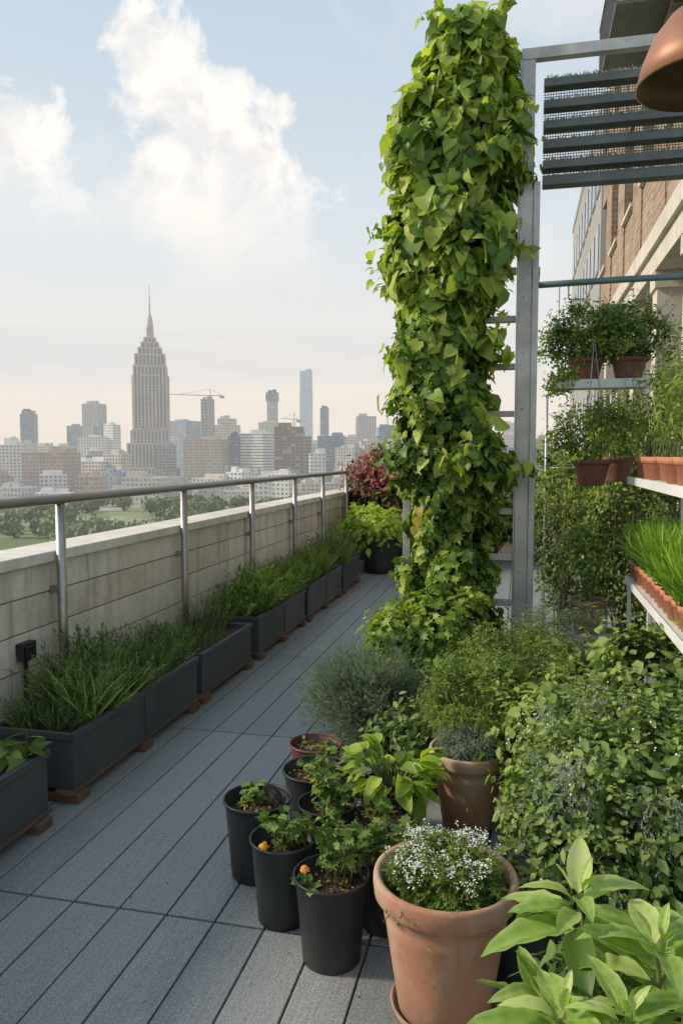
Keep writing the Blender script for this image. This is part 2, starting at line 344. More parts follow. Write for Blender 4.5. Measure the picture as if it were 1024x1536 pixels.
# ------------------------------------------------------------------ DECK
mb=MB(); ys=[-1.07,.65,2.37,4.09,5.81,7.53,9.25,10.97,12.69]; w=.18; x0=-2.62
for r in range(len(ys)-1):
    for i in range(33):
        xa=x0+i*w; mb.box(xa+.0035,xa+w-.0035,ys[r]+.006,ys[r+1]-.006,-.028,random.uniform(-.0015,0),0,random.random())
deck=mb.obj('deck',[M_deck],.0025,2)
mb=MB(); mb.box(-2.9,3.4,-1.5,13,-.5,-.022,0); mb.obj('deck_substructure',[M_under])
mb=MB(); mb.box(-3.0,3.6,-2,13.2,-40,-.52,0); mb.obj('rooftop_building',[M_render])
# ------------------------------------------------------------------ PARAPET
mb=MB(); WX=-2.60; WT=1.00; L0,L1=-1,12.6
mb.box(WX-.24,WX-.012,L0,L1,-.03,WT,1)
rows=[0,.235,.44,.64,.83,WT]
for k in range(len(rows)-1):
    y=L0+(.0 if k%2 else .75)
    while y<L1:
        ye=min(y+1.5,L1); mb.box(WX-.02,WX+random.uniform(-.002,.002),max(y,L0)+.004,ye-.004,rows[k]+.004,rows[k+1]-.004,0,random.random()); y+=1.5
y=L0
while y<L1:
    ye=min(y+1.9,L1); mb.box(WX-.27,WX+.035,y+.003,ye-.003,WT+.002,WT+.062,2,random.random()); y+=1.9
mb.obj('parapet_wall',[M_conc,M_joint,M_cope],.004)
mb=MB(); mb.box(-2.56,3.4,12.75,12.95,-.03,.95,0); mb.box(-2.55,3.4,12.70,13.0,.952,1.01,1); mb.obj('end_parapet_wall',[M_conc,M_cope],.004)
mb=MB(); RX=-2.53
for y in (2.3,3.86,5.5,7.05,8.5,9.8,11.2):
    mb.tube([(RX,y,0),(RX,y,.5),(RX,y,1.33)],.027,14,0); mb.box(RX-.05,RX+.05,y-.05,y+.05,0,.012,0)
    mb.box(WX+.003,RX-.02,y-.02,y+.02,.82,.86,0)
mb.tube([(RX,-1,1.355),(RX,3,1.355),(RX,7,1.355),(RX,11.25,1.355)],.029,16,0)
mb.obj('steel_railing',[M_steel2])
mb=MB(); mb.box(WX+.003,WX+.05,3.52,3.64,.50,.60,0); mb.box(WX+.051,WX+.062,3.54,3.62,.515,.585,0); mb.box(WX+.01,WX+.03,3.57,3.59,.05,.499,0); mb.obj('electrical_outlet_box',[M_bfs],.006)
# ------------------------------------------------------------------ PLANTERS
FX=-1.97; PW=.44
def planter(ya,yb,plant,top=.33):
    mb=MB(); z0=.065; t=.022; xa,xb=FX-PW,FX
    mb.box(xb-t,xb,ya,yb,z0,top); mb.box(xa,xa+t,ya,yb,z0,top); mb.box(xa+t,xb-t,ya,ya+t,z0,top-.002); mb.box(xa+t,xb-t,yb-t,yb,z0,top-.002); mb.box(xa+t,xb-t,ya+t,yb-t,z0,z0+.02)
    mb.box(xb+.001,xb+.012,ya-.01,yb+.01,top-.03,top+.004); mb.box(xa-.012,xb,ya-.012,ya-.001,top-.03,top+.004); mb.box(xa-.012,xb,yb+.001,yb+.012,top-.03,top+.004)
    n=max(1,int(round((yb-ya)/.75)))
    for k in range(1,n): 
        y=ya+(yb-ya)*k/n; mb.box(xb+.0005,xb+.006,y-.004,y+.004,z0,top-.032)
    b=mb.obj('box',[M_planter],.004)
    mb=MB()
    for xx in(xa+.02,(xa+xb)/2-.04,xb-.09): mb.box(xx,xx+.09,ya-.03,yb+.03,.045,.0645)
    k=max(2,int((yb-ya)/.5)+1)
    for i in range(k):
        y=ya+(yb-ya-.1)*i/(k-1); mb.box(xa,xb+.02,y,y+.1,.001,.0445)
    pal=mb.obj('pallet',[M_wood],.003)
    mb=MB(); n=max(10,int((yb-ya)*40)); gx,gy=14,n
    V=[];F=[]
    for j in range(gy+1):
        for i in range(gx+1): V.append((xa+t+(PW-2*t)*i/gx,ya+t+(yb-ya-2*t)*j/gy,top-.04+random.uniform(-.008,.012)))
    for j in range(gy):
        for i in range(gx): a=j*(gx+1)+i; F.append([a,a+1,a+gx+2,a+gx+1])
    mb.addk(V,F); so=mb.obj('soil',[M_soil])
    mb=MB(); plant(mb,xa+.05,xb-.05,ya+.05,yb-.05,top-.035)
    pl=mb.obj('herbs',[M_rose,M_stem,M_rose2])
    group('planter_box',((xa+xb)/2,(ya+yb)/2,0),[b,pal,so,pl])
def P_herb(den,h,mat,tb=.5,tms=None,lean=1.):
    def f(mb,xa,xb,ya,yb,z):
        n=int(den*(xb-xa)*(yb-ya)); P=np.stack([rng.uniform(xa,xb,n),rng.uniform(ya,yb,n),np.full(n,z)],1)
        ph=np.sin(P[:,1]*7+P[:,0]*5)*.22+np.sin(P[:,1]*17+1+P[:,0]*9)*.15+.85
        for tm in (tms or sprigs):
            m=3; Q=np.repeat(P,m,0)+rng.normal(size=(n*m,3))*np.array([.02,.02,0]); 
            ed=np.stack([(Q[:,0]-(xa+xb)/2)/(xb-xa),(Q[:,1]-(ya+yb)/2)/(yb-ya)*.6,np.zeros(n*m)],1)
            D=rng.normal(size=(n*m,3))*np.array([.36,.36,.1])+ed*1.0+np.array([0,0,lean])
            S=rng.uniform(h[0],h[1],n*m)*np.repeat(ph,m)
            mb.scatter(tm,Q,dirframes(D),S,tb+rng.normal(size=n*m)*.2+np.repeat((ph-.85)*.8,m),mat)
    return f
def P_two(mb,xa,xb,ya,yb,z):
    P_herb(380,(.15,.27),0,.6)(mb,xa,xb,ya,yb-.2,z)
    P_herb(120,(.16,.28),2,.6,blades)(mb,xa,xb,ya,yb-.2,z)
    P_herb(300,(.25,.38),0,.4)(mb,xa,xa+.15,ya+.3,yb,z)
    P_herb(200,(.14,.22),2,.55)(mb,xa,xb,yb-.35,yb,z)
def P_seed(mb,xa,xb,ya,yb,z):
    for (x,y) in ((xb-.01,2.78),(xb-.05,2.73),(xb-.2,yb-.55),(xa+.1,yb-.3),(xb-.1,yb-.9)): seedling(mb,x,y,z,.13,3,lanw,(.07,.12),2,1,.025,5)
planter(1.35,2.86,P_seed)
planter(3.06,4.44,P_two)
def P_three(mb,xa,xb,ya,yb,z):
    P_herb(280,(.14,.26),0,.4)(mb,xa,xa+.2,ya,yb,z); P_herb(330,(.15,.22),2,.5)(mb,xa,xb,ya,ya+.3,z); P_herb(60,(.04,.09),2,.7)(mb,xa,xb,ya+.3,yb,z)
planter(4.52,5.44,P_three)
planter(5.62,6.93,P_herb(330,(.18,.30),2,.55,sprigs+[leafsprig]),.34)
planter(7.05,8.45,P_herb(300,(.2,.32),2,.42),.34)
planter(8.58,9.45,P_herb(300,(.2,.38),0,.6),.34)
# ------------------------------------------------------------------ back-of-terrace plants
p=pot('pot',-1.85,10.35,0,.30,.48,M_black); s=soil(-1.85,10.35,.39,.30)
mb=MB(); bush(mb,(-1.98,10.35,.64),(.48,.40,.22),2300,oval,(.06,.12),0,45,.28,.6,(-1.85,10.35,.4),1,tb=.65); f=mb.obj('foliage',[M_lime,M_stem])
group('potted_lime_shrub',(-1.85,10.35,0),[p,s,f])
mb=MB(); mb.box(-2.45,-1.2,11.5,12.2,0,.5); b=mb.obj('box',[M_planter],.01)
mb=MB(); bush(mb,(-1.80,11.8,1.18),(.86,.5,.60),5200,oval,(.05,.10),0,90,.2,.4,(-1.85,11.8,.5),1,tb=.52,tv=.45)
bush(mb,(-1.80,11.8,1.1),(.84,.5,.58),2400,oval,(.05,.09),2,60,.2,.4,None,1,tb=.4)
bush(mb,(-1.35,11.5,.75),(.5,.4,.45),1800,oval,(.05,.10),2,40,.25,.4,(-1.5,11.6,.5),1,tb=.4)
shoots(mb,(-1.80,11.8,1.2),(.84,.5,.6),34,(.12,.3),oval,(.04,.08),0,1,.85,8)
f=mb.obj('foliage',[M_red,M_bark,M_shrub]); group('burgundy_shrub',(-1.80,11.8,0),[b,f])
p=pot('pot',-1.15,11.0,0,.2,.4,noisy('blue_pot',(.10,.16,.22),(.16,.22,.28),6,.4))
mb=MB(); bush(mb,(-1.15,11.0,.6),(.3,.3,.28),900,oval,(.05,.09),0,20,.3,base=(-1.15,11.0,.35)); f=mb.obj('foliage',[M_shrub,M_stem]); group('potted_shrub',(-1.15,11.0,0),[p,f])
for (x,y,h,rd,mt) in ((.5,12.2,1.6,.6,M_rose2),(1.3,11.8,1.7,.7,M_lime),(2.1,11.2,1.7,.7,M_shrub),(-.4,12.1,1.1,.5,M_shrub)):
    mb=MB(); bush(mb,(x,y,h*.62),(rd,.5,h*.48),3400,oval,(.06,.11),0,60,.22,.4,(x,y,0),1,tb=.5); f=mb.obj('garden_shrub',[mt,M_bark])
# ------------------------------------------------------------------ VINE TRELLIS
mb=MB(); TY=5.1
mb.box(-.035,.050,TY-.03,TY+.03,.30,4.04,0); mb.box(.051,.09,TY-.045,TY+.045,.30,3.30,0); mb.box(-.045,-.036,TY-.05,TY+.05,.3,4.04,0)
mb.box(-.76,-.71,TY-.03,TY+.03,.30,3.9,0)
mb.box(-.035,1.75,TY-.03,TY+.03,4.042,4.11,0)
for z in np.arange(.5,4.0,.35): mb.tube([(.0,TY-.031,z),(.0,TY-.035,z),(.0,TY-.038,z)],.007,6,0)
fr=mb.obj('frame',[M_steel],.004)
mb=MB()
for z in (.62,.92,1.22,1.55,1.85,2.15,2.45,2.75,3.05,3.35,3.65): mb.box(-.705,-.047,TY-.035,TY+.035,z,z+.036,0)
ru=mb.obj('rungs',[M_slatw],.003)
mb=MB()
zs=[3.27,3.37,3.49,3.61,3.73,3.86]
for i,z in enumerate(zs):
    mb.box(.102,1.75,TY-.05,TY+.04,z,z+(.05 if i else .06),0)
mb.box(-.24,-.046,TY-.045,TY+.04,3.52,3.57,0);mb.box(-.26,-.046,TY-.045,TY+.04,3.70,3.75,0)
mb.box(1.70,1.76,TY-.06,TY+.05,0,4.04,0)
sl=mb.obj('louvre_slats',[M_dsteel],.003)
mb=MB()
for x in np.arange(.11,1.7,.016): mb.box(x,x+.004,TY+.045,TY+.0475,3.28,3.95,0)
for z in np.arange(3.29,3.95,.016): mb.box(.10,1.7,TY+.048,TY+.0505,z,z+.004,0)
for z in zs:
    xs=np.arange(.12,1.68,.009); 
    for row in range(3):
        k=len(xs); P=np.stack([xs+rng.normal(size=k)*.004,np.full(k,TY-.05+.012*row)+rng.normal(size=k)*.003,np.full(k,z+.052)],1)
        mb.scatter(blade(.4,.16),P,dirframes(np.array([0,-.15,.7])+rng.normal(size=(k,3))*.45),rng.uniform(.010,.026,k),rng.uniform(0,1,k),0)
ms=mb.obj('netting',[M_net])
mb=MB(); mb.box(-.82,.15,TY-.25,TY+.25,.0,.34,0); mb.box(-.84,.17,TY-.27,TY+.27,.342,.37,1); bx=mb.obj('base_box',[M_planter,M_slatw],.005)
group('steel_trellis',(0,TY,0),[fr,ru,sl,ms,bx])
# vine
mb=MB()
def vine_center(z): return -.455+.04*np.sin(z*1.7+.5)+.025*np.sin(z*5)-.04*np.clip(1-z,0,1)+.03*np.clip(z-2.6,0,1), 5.0+.04*np.sin(z*2.2)
def vine_rad(z): 
    return (.265+.05*np.clip(z-2.2,0,1)+.035*np.sin(z*4.1+1)+.03*np.sin(z*9.3)+.02*np.sin(z*17))*np.where(z>3.75,np.sqrt(np.clip((4.36-z)/.61,0.0,1)),1)
def vine_leaves(n,zr,size,lay,tb,tm=heart,mat=0):
    z=rng.uniform(zr[0],zr[1],n); a=rng.uniform(0,2*math.pi,n)
    cx,cy=vine_center(z); rr=vine_rad(z)*(lay+rng.normal(size=n)*.10)*(1+.18*np.sin(a*3+z*6)+.13*np.sin(a*5-z*11)+.08*np.sin(a*2+z*23))
    P=np.stack([cx+rr*np.cos(a),cy+rr*.85*np.sin(a),z],1)
    out=np.stack([np.cos(a),np.sin(a),np.zeros(n)],1)
    N=norm(out+np.array([0,0,.5])+rng.normal(size=(n,3))*.48); Tp=norm(np.array([0,0,-1.])+rng.normal(size=(n,3))*.65+out*.3)
    S=size[0]+(size[1]-size[0])*rng.beta(1.1,1.7,n)*1.15
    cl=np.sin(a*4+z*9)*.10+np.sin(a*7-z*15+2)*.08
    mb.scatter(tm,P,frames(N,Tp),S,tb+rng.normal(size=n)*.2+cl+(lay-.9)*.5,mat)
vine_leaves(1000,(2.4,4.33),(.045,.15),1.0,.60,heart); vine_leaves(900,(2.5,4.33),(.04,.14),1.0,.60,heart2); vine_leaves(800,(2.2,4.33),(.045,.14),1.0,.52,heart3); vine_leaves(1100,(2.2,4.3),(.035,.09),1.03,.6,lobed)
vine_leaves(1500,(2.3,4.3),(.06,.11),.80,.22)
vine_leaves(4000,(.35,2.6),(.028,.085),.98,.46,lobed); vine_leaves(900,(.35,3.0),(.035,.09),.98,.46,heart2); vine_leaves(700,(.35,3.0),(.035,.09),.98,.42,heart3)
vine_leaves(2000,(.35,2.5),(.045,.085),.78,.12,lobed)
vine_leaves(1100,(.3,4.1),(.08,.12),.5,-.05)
vine_leaves(330,(1.5,4.3),(.06,.13),1.15,.82,heart2)
vine_leaves(16,(.6,3.2),(.04,.08),1.04,.3,heart2,2)
for k in range(90):
    z=rng.uniform(.7,4.25) if k%2 else rng.uniform(2.6,4.25); a=rng.uniform(math.pi*.75,math.pi*2.15); cx,cy=vine_center(z); r0=vine_rad(z)*.9
    b=np.array([cx+r0*math.cos(a),cy+r0*math.sin(a)*.8,z]); L=rng.uniform(.08,.28)*(1 if z>2.4 else .6); e=b+np.array([math.cos(a)*L,math.sin(a)*L*.8,rng.uniform(-.12,.12)])
    m=(b+e)/2+np.array([0,0,.06]); t=np.linspace(0,1,7)[:,None]; pts=(1-t)**2*b+2*t*(1-t)*m+t*t*e; mb.tube(pts,np.linspace(.004,.002,7),4,1,cap=False)
    nl=7; tt=np.linspace(.3,1,nl)[:,None]; P=(1-tt)**2*b+2*tt*(1-tt)*m+tt*tt*e+rng.normal(size=(nl,3))*.015
    N=np.array([0,-.4,.7])+rng.normal(size=(nl,3))*.5; Tp=np.array([math.cos(a)*.5,math.sin(a)*.3,-.7])+rng.normal(size=(nl,3))*.4
    mb.scatter(heart2,P,frames(N,Tp),np.linspace(.115,.045,nl)*rng.uniform(.8,1.1,nl)*(1 if z>2.2 else .7),.75+rng.normal(size=nl)*.15,0)
bush(mb,(-.74,4.72,.38),(.17,.22,.30),800,lobed,(.03,.07),0,25,.3,.4,tb=.5)
bush(mb,(-.42,4.75,.5),(.32,.22,.24),1000,lobed,(.03,.07),0,25,.3,.4,tb=.45)
shoots(mb,(-.72,4.7,.4),(.15,.2,.25),12,(.1,.2),heart2,(.03,.06),0,1,.75,7,.1)
for k in range(9):
    x=rng.uniform(-.65,-.25); y=5+rng.uniform(-.12,.12); z=np.linspace(.3,3.9,30); mb.tube(np.stack([x+.05*np.sin(z*3+k),y+.05*np.cos(z*2.4+k*2),z],1),np.linspace(.014,.005,30),5,1)
P=np.array([(-.62,4.70,1.22),(-.63,4.70,1.16),(-.6,4.70,1.28)]); n=len(P)
mb.scatter(heart2,P,frames(np.tile([0,-1,.3],(n,1))+rng.normal(size=(n,3))*.3,np.tile([0,0,-1.],(n,1))+rng.normal(size=(n,3))*.3),rng.uniform(.05,.07,n),rng.uniform(.3,.9,n),2)
mb.obj('climbing_vine',[M_vine,M_bark,M_dry])
# ------------------------------------------------------------------ BEAM + HANGING SHELF
mb=MB(); BZ=2.78
mb.tube([(.10,5.6,BZ),(.6,5.6,BZ+.01),(2.4,5.6,BZ+.02)],.022,10,0); mb.tube([(.30,5.6,BZ),(.30,5.59,BZ-.1),(.33,5.58,BZ-.12)],.006,5,0)
mb.box(.02,.10,5.15,5.62,BZ-.02,BZ+.02,0)
mb.box(2.36,2.44,5.56,5.64,0,BZ+.1,0)
mb.obj('support_beam',[M_blueb],.002)
mb=MB(); SX0,SX1,SY0,SY1,SZ=.22,.83,5.42,5.72,2.06
mb.box(SX0,SX1,SY0,SY1,SZ,SZ+.035,0); mb.box(SX0-.004,SX1+.004,SY0-.006,SY0-.001,SZ-.01,SZ+.05,0)
for x in(SX0+.02,SX1-.02): mb.tube([(x,5.6,SZ+.03),(x,5.6,2.4),(x,5.6,BZ)],.004,5,1)
sh=mb.obj('shelf',[M_whitep,M_steel],.003)
parts=[sh]
for (x,r,mt) in((.42,.125,M_shrub),(.70,.125,M_shrub)):
    parts.append(pot('pot',x,5.56,SZ+.036,r,.16,M_brownpot,'terra'))
    mb=MB(); bush(mb,(x,5.54,SZ+.36),(.27,.22,.22),3200,oval,(.016,.036),0,55,.2,.4,(x,5.56,SZ+.15),1,tb=.5)
    shoots(mb,(x,5.54,SZ+.34),(.25,.2,.2),26,(.06,.18),oval,(.014,.03),0,1,.7,9,.4)
    parts.append(mb.obj('foliage',[mt,M_stem]))
mb=MB(); bush(mb,(.24,5.5,SZ+.14),(.15,.14,.26),1100,oval,(.016,.034),0,25,.25,.2,(.4,5.55,SZ+.15),1,tb=.6); parts.append(mb.obj('trailing_foliage',[M_rose2,M_stem]))
group('hanging_shelf_with_pots',(.5,5.56,SZ),parts)
def hangpot(x,y,z,r,h,mt,n=1200,size=(.018,.038),rad=(.26,.22,.2),dz=.1,lf=oval):
    a=pot('pot',x,y,z,r,h,M_brownpot,'terra'); s=soil(x,y,z+h*.8,r,.85)
    mb=MB(); bush(mb,(x,y,z+h+dz),rad,n,lf,size,0,35,.24,.3,(x,y,z+h*.8),1,tb=.5,zmin=-.4); shoots(mb,(x,y,z+h+dz),rad,22,(.07,.2),lan,(.02,.04),0,1,.7,9,.6); f=mb.obj('foliage',[mt,M_stem])
    mb=MB()
    for k in range(3):
        an=k*2.09; mb.tube([(x+r*math.cos(an),y+r*math.sin(an),z+h),(x+.3*r*math.cos(an),y+.3*r*math.sin(an),z+h+.5),(x,y,z+h+.8)],.0025,4,0,cap=False)
    w=mb.obj('hanger',[M_steel]); group('hanging_potted_plant',(x,y,z),[a,s,f,w])
hangpot(.46,5.4,1.40,.13,.17,M_rose2,1700,dz=.16)
hangpot(.66,5.75,1.42,.12,.17,M_lime,900,rad=(.2,.2,.3),dz=.2)
hangpot(1.05,5.2,1.75,.12,.16,M_shrub,1500,rad=(.25,.2,.35))
mb=MB()
for (x,y,z,rx,rz,n,m) in((.42,6.3,.75,.32,.5,3000,0),(.85,6.2,.95,.38,.7,3400,2),(.35,6.4,1.30,.22,.33,1000,2),(.8,6.3,1.7,.3,.4,1200,0),(1.25,5.9,1.5,.28,.8,2000,0),(1.1,6.1,.6,.5,.5,2000,0)):
    bush(mb,(x,y,z),(rx,.3,rz),n,oval,(.022,.046),m,50,.22,.3,(x,y,0),1,tb=.5,tv=.28)
for k in range(44):
    x=rng.uniform(.15,1.5); z0=rng.uniform(1.2,2.0); b=np.array([x,6.1+rng.uniform(-.3,.3),z0]); e=b+np.array([rng.uniform(-.15,.15),rng.uniform(-.1,.1),-rng.uniform(.3,.9)]); t=np.linspace(0,1,12)[:,None]; pts=b+(e-b)*t+np.sin(t*6+k)*.02
    mb.tube(pts,.0025,4,1,cap=False); tt=rng.uniform(0,1,(40,1)); mb.scatter(oval,b+(e-b)*tt+rng.normal(size=(40,3))*.02,dirframes(rng.normal(size=(40,3))),rng.uniform(.02,.042,40),.6+rng.normal(size=40)*.2,2 if k%2 else 0)
mb.obj('climbing_shrubs',[M_dark,M_bark,M_rose2])
mb=MB()
for x in(.2,.7,1.2,1.7): mb.tube([(x,6.55,0),(x,6.55,1.2),(x,6.55,2.1)],.012,6,0)
for z in np.arange(.3,2.1,.3): mb.tube([(.2,6.55,z),(.9,6.55,z),(1.7,6.55,z)],.006,5,0)
mb.obj('wire_trellis',[M_steel])
a=pot('pot',.42,5.0,.50,.12,.2,M_brownpot,'terra'); mb=MB(); mb.box(.26,.58,4.85,5.15,.44,.495); mb.box(.28,.32,4.87,4.91,0,.438);mb.box(.52,.56,4.87,4.91,0,.438);mb.box(.28,.32,5.09,5.13,0,.438);mb.box(.52,.56,5.09,5.13,0,.438); st=mb.obj('stand',[M_steel])
mb=MB(); bush(mb,(.42,5.0,.98),(.18,.16,.20),600,oval,(.025,.045),0,20,.3,base=(.42,5.0,.66),zmin=-.3); f=mb.obj('foliage',[M_shrub,M_stem]); group('potted_plant_on_stand',(.42,5.0,0),[a,st,f])
# ------------------------------------------------------------------ SHELF RACK
mb=MB(); X0,X1,Y0,Y1=.67,1.02,2.95,5.2
for z in(.80,1.44): 
    mb.box(X0,X1,Y0,Y1,z,z+.022,0); mb.box(X0-.006,X0-.001,Y0,Y1,z-.02,z+.028,0)
for y in(Y0+.02,(Y0+Y1)/2+.3,Y1-.03):
    mb.box(X1-.035,X1-.005,y,y+.03,0,2.2,0)
    mb.box(X0+.01,X0+.03,y,y+.02,.0,.798,0)
    mb.tube([(X0+.02,y+.015,.78),(X0+.17,y+.015,.65),(X1-.02,y+.015,.5)],.006,5,0)
rack=mb.obj('rack',[M_whitep],.002)
parts=[rack]
mb=MB(); mg=MB()
y=3.05
while y<5.15:
    for xx in(.74,.89):
        r=.060; h=.115; z=.823
        p=[(0,0),(r*.68,0),(r*.85,h*.72),(r*.97,h*.74),(r,h),(r*.9,h),(r*.86,h*.85),(0,h*.85)]
        mb.lathe(p,(xx+random.uniform(-.006,.006),y,z),24,0)
        hs=random.uniform(.8,1.1); tuft(mg,[(xx,y,z+h*.85)],130,blades,(.16*hs,.34*hs),.05,0,.55,sp=.2)
    y+=.14
pp=mb.obj('small_pots',[M_terra2]); gg=mg.obj('grasses',[M_grass]); parts+=[pp,gg]
mb=MB(); mg=MB(); y=3.1
while y<5.2:
    r=.078;h=.13;z=1.463
    mb.lathe([(0,0),(r*.68,0),(r*.85,h*.72),(r*.97,h*.74),(r,h),(r*.9,h),(r*.86,h*.85),(0,h*.85)],(.775+.02*math.sin(y*9),y,z),24,0)
    bush(mg,(.82,y,z+.40),(.12,.11,.26),240,lan,(.025,.055),0,22,.25,.3,(.78,y,z+.1),1,tb=.55,zmin=-.5); shoots(mg,(.80,y,z+.35),(.12,.1,.25),7,(.1,.3),lan,(.02,.045),0,1,.65,10,1.2); y+=.19
parts+=[mb.obj('upper_pots',[M_terra2]),mg.obj('upper_herbs',[M_rose2,M_stem])]
group('plant_shelf_rack',(.85,4.1,0),parts)
# ------------------------------------------------------------------ FOREGROUND POTS
def pgroup(name,x,y,r,h,mat,kind,plantfn,mats,fr=.9,sl=.8):
    a=pot('pot',x,y,0,r,h,mat,kind); s=soil(x,y,h*sl,r,fr); mb=MB(); plantfn(mb,x,y,h*sl); f=mb.obj('foliage',mats); group(name,(x,y,0),[a,s,f])
GM=[M_shrub,M_stem,M_orange,M_rose2,M_dry]
def flower(mb,P0,s):
    k=16;a=np.arange(k)*2*math.pi/k*1.9; P=np.tile(P0,(k,1)); mb.scatter(oval,P,frames(np.stack([np.cos(a)*.4,-.5+np.sin(a)*.3,np.full(k,.7)],1),np.stack([np.cos(a),np.sin(a)*.5,np.sin(a)*.5+.1],1)),rng.uniform(.7,1,k)*s,np.full(k,.5),2)
def litter(m,x,y,z,s=.07,k=40):
    P=np.stack([x+rng.normal(size=k)*s*.7,y+rng.normal(size=k)*s*.7,np.full(k,z+.022)],1); P=P[np.hypot(P[:,0]-x,P[:,1]-y)<s*1.3]; k=len(P)
    m.scatter(oval,P,frames(np.tile([0,0,1.],(k,1))+rng.normal(size=(k,3))*.4,rng.normal(size=(k,3))),rng.uniform(.008,.024,k),rng.uniform(0,.7,k),4)
def pl_A(mb,x,y,z): seedling(mb,x-.03,y+.03,z,.10,7,oval,(.03,.06),3,1,.04,6); seedling(mb,x+.06,y-.01,z,.03,3,oval,(.02,.035),3,1,.04,4); litter(mb,x,y,z)
def pl_B(mb,x,y,z):
    seedling(mb,x+.0,y+.02,z,.13,10,lobed,(.025,.05),3,1,.07,9); flower(mb,(x-.05,y-.07,z+.055),.026); litter(mb,x,y,z)
def pl_C(mb,x,y,z):
    seedling(mb,x+.02,y+.03,z,.22,12,lobed,(.025,.05),3,1,.08,12); seedling(mb,x-.05,y-.03,z,.06,5,oval,(.03,.05),3,1,.05,5); flower(mb,(x-.085,y-.02,z+.07),.022); litter(mb,x,y,z)
pgroup('black_pot_with_seedlings',-.958,2.70,.130,.30,M_black,'black',pl_A,GM)
pgroup('black_pot_with_marigold',-.776,2.45,.116,.29,M_black,'black',pl_B,GM)
pgroup('black_pot_with_marigold',-.563,2.28,.122,.28,M_black,'black',pl_C,GM)
pgroup('black_pot_with_herbs',-.70,2.76,.112,.28,M_black,'black',lambda m,x,y,z:(seedling(m,x+.03,y,z,.22,12,lobed,(.02,.045),3,1,.08,12),litter(m,x,y,z)),GM)
def pl_F(m,x,y,z):
    seedling(m,x+.03,y+.02,z,.14,7,oval,(.02,.04),3,1,.08,9); litter(m,x,y,z,.09,90)
pgroup('black_pot_with_soil',-.82,3.06,.145,.28,M_black,'black',pl_F,GM,sl=.85)
M_rp=noisy('reddish_plastic',(.10,.035,.03),(.15,.06,.05),5,.5)
pgroup('plastic_pot_with_soil',-.92,3.42,.125,.25,M_rp,'black',lambda m,x,y,z:(seedling(m,x+.08,y,z,.06,3,oval,(.02,.04),3,1,.03,5),litter(m,x,y,z)),GM,sl=.86)
pgroup('black_pot_with_herbs',-.42,2.5,.12,.26,M_black,'black',lambda m,x,y,z:seedling(m,x,y,z,.17,9,lobed,(.025,.05),0,1,.08,11),GM)
pgroup('black_pot_with_dry_soil',-.50,2.80,.13,.22,M_black,'black',lambda m,x,y,z:(litter(m,x,y,z,.1,160),seedling(m,x,y,z,.07,4,lan,(.02,.04),4,1,.09,6)),GM,sl=.9)
def hosta(mb,x,y,z):
    n=84; a=rng.uniform(0,6.28,n); el=rng.uniform(-.2,1.1,n); P=np.stack([x+.05*np.cos(a),y+.05*np.sin(a),z+rng.uniform(.0,.13,n)],1)
    Q=P+np.stack([np.cos(a)*.07,np.sin(a)*.06,el*.06],1)
    for i in range(n): mb.tube([P[i]-[0,0,.05],(P[i]+Q[i])/2,Q[i]],.003,4,1,cap=False)
    D=np.stack([np.cos(a),np.sin(a),el-.3],1); N=np.stack([np.cos(a)*-.3,np.sin(a)*-.3-.2,np.ones(n)],1)+rng.normal(size=(n,3))*.3
    for k,tm in enumerate((bigleaf(.33,.35),bigleaf(.36,.6))):
        mb.scatter(tm,Q[k::2],frames(N[k::2],D[k::2]),rng.uniform(.06,.12,len(Q[k::2])),.40+rng.normal(size=len(Q[k::2]))*.15,0)
pgroup('potted_lime_hosta',-.50,3.06,.14,.24,M_black,'black',hosta,[M_lime,M_stem])
TX,TYY=-.19,2.12
def alyssum(mb,x,y,z):
    bush(mb,(x,y,z+.03),(.155,.155,.11),6000,leafsprig,(.022,.04),0,110,.14,.9,None,1,tb=.5,tv=.28,zmin=-.1)
    shoots(mb,(x,y,z+.04),(.155,.155,.10),70,(.02,.06),oval,(.008,.018),0,1,.7,8,.9)
    n=340; a=rng.uniform(0,6.28,n); r=.17*np.sqrt(rng.uniform(0,1,n)); hz_=z+.055+.10*np.sqrt(np.clip(1-(r/.2)**2,0,1))
    C=np.stack([x+r*np.cos(a),y+r*np.sin(a),hz_+rng.normal(size=n)*.014],1); keep=np.sin(C[:,0]*40)+np.cos(C[:,1]*37)+rng.normal(size=n)*.8>.1; C=C[keep]; n=len(C)
    k=7; P=np.repeat(C,k,0)+rng.normal(size=(n*k,3))*.0045; D=rng.normal(size=(n*k,3)); D[:,2]*=.3
    mb.scatter(oval,P,frames(np.array([0,-.2,1.])+rng.normal(size=(n*k,3))*.3,D),rng.uniform(.004,.008,n*k),np.full(n*k,.5),2)
a=pot('pot',TX,TYY,.015,.205,.40,M_terra,'terra'); s=soil(TX,TYY,.345,.205,.85)
mb=MB(); mb.lathe([(0,.0),(.14,0),(.155,.035),(.148,.037),(.14,.012),(0,.012)],(TX,TYY,.001),48); sa=mb.obj('saucer',[M_terra])
mb=MB(); alyssum(mb,TX,TYY,.35); f=mb.obj('alyssum',[M_rose2,M_stem,M_white]); group('terracotta_pot_with_alyssum',(TX,TYY,0),[a,s,sa,f])
a=pot('pot',-.20,3.28,0,.17,.34,M_terra,'terra'); s=soil(-.20,3.28,.28,.17,.85)
mb=MB(); bush(mb,(-.20,3.24,.36),(.12,.11,.07),2600,leafsprig,(.018,.03),2,40,.25,.6,None,1,tb=.5,zmin=-.1)
bush(mb,(-.16,3.45,.48),(.24,.2,.2),4000,leafsprig,(.028,.05),0,60,.2,.6,(-.18,3.4,.27),1,tb=.6,tv=.25)
shoots(mb,(-.16,3.45,.48),(.24,.2,.2),40,(.05,.13),oval,(.012,.028),0,1,.75,9,.6)
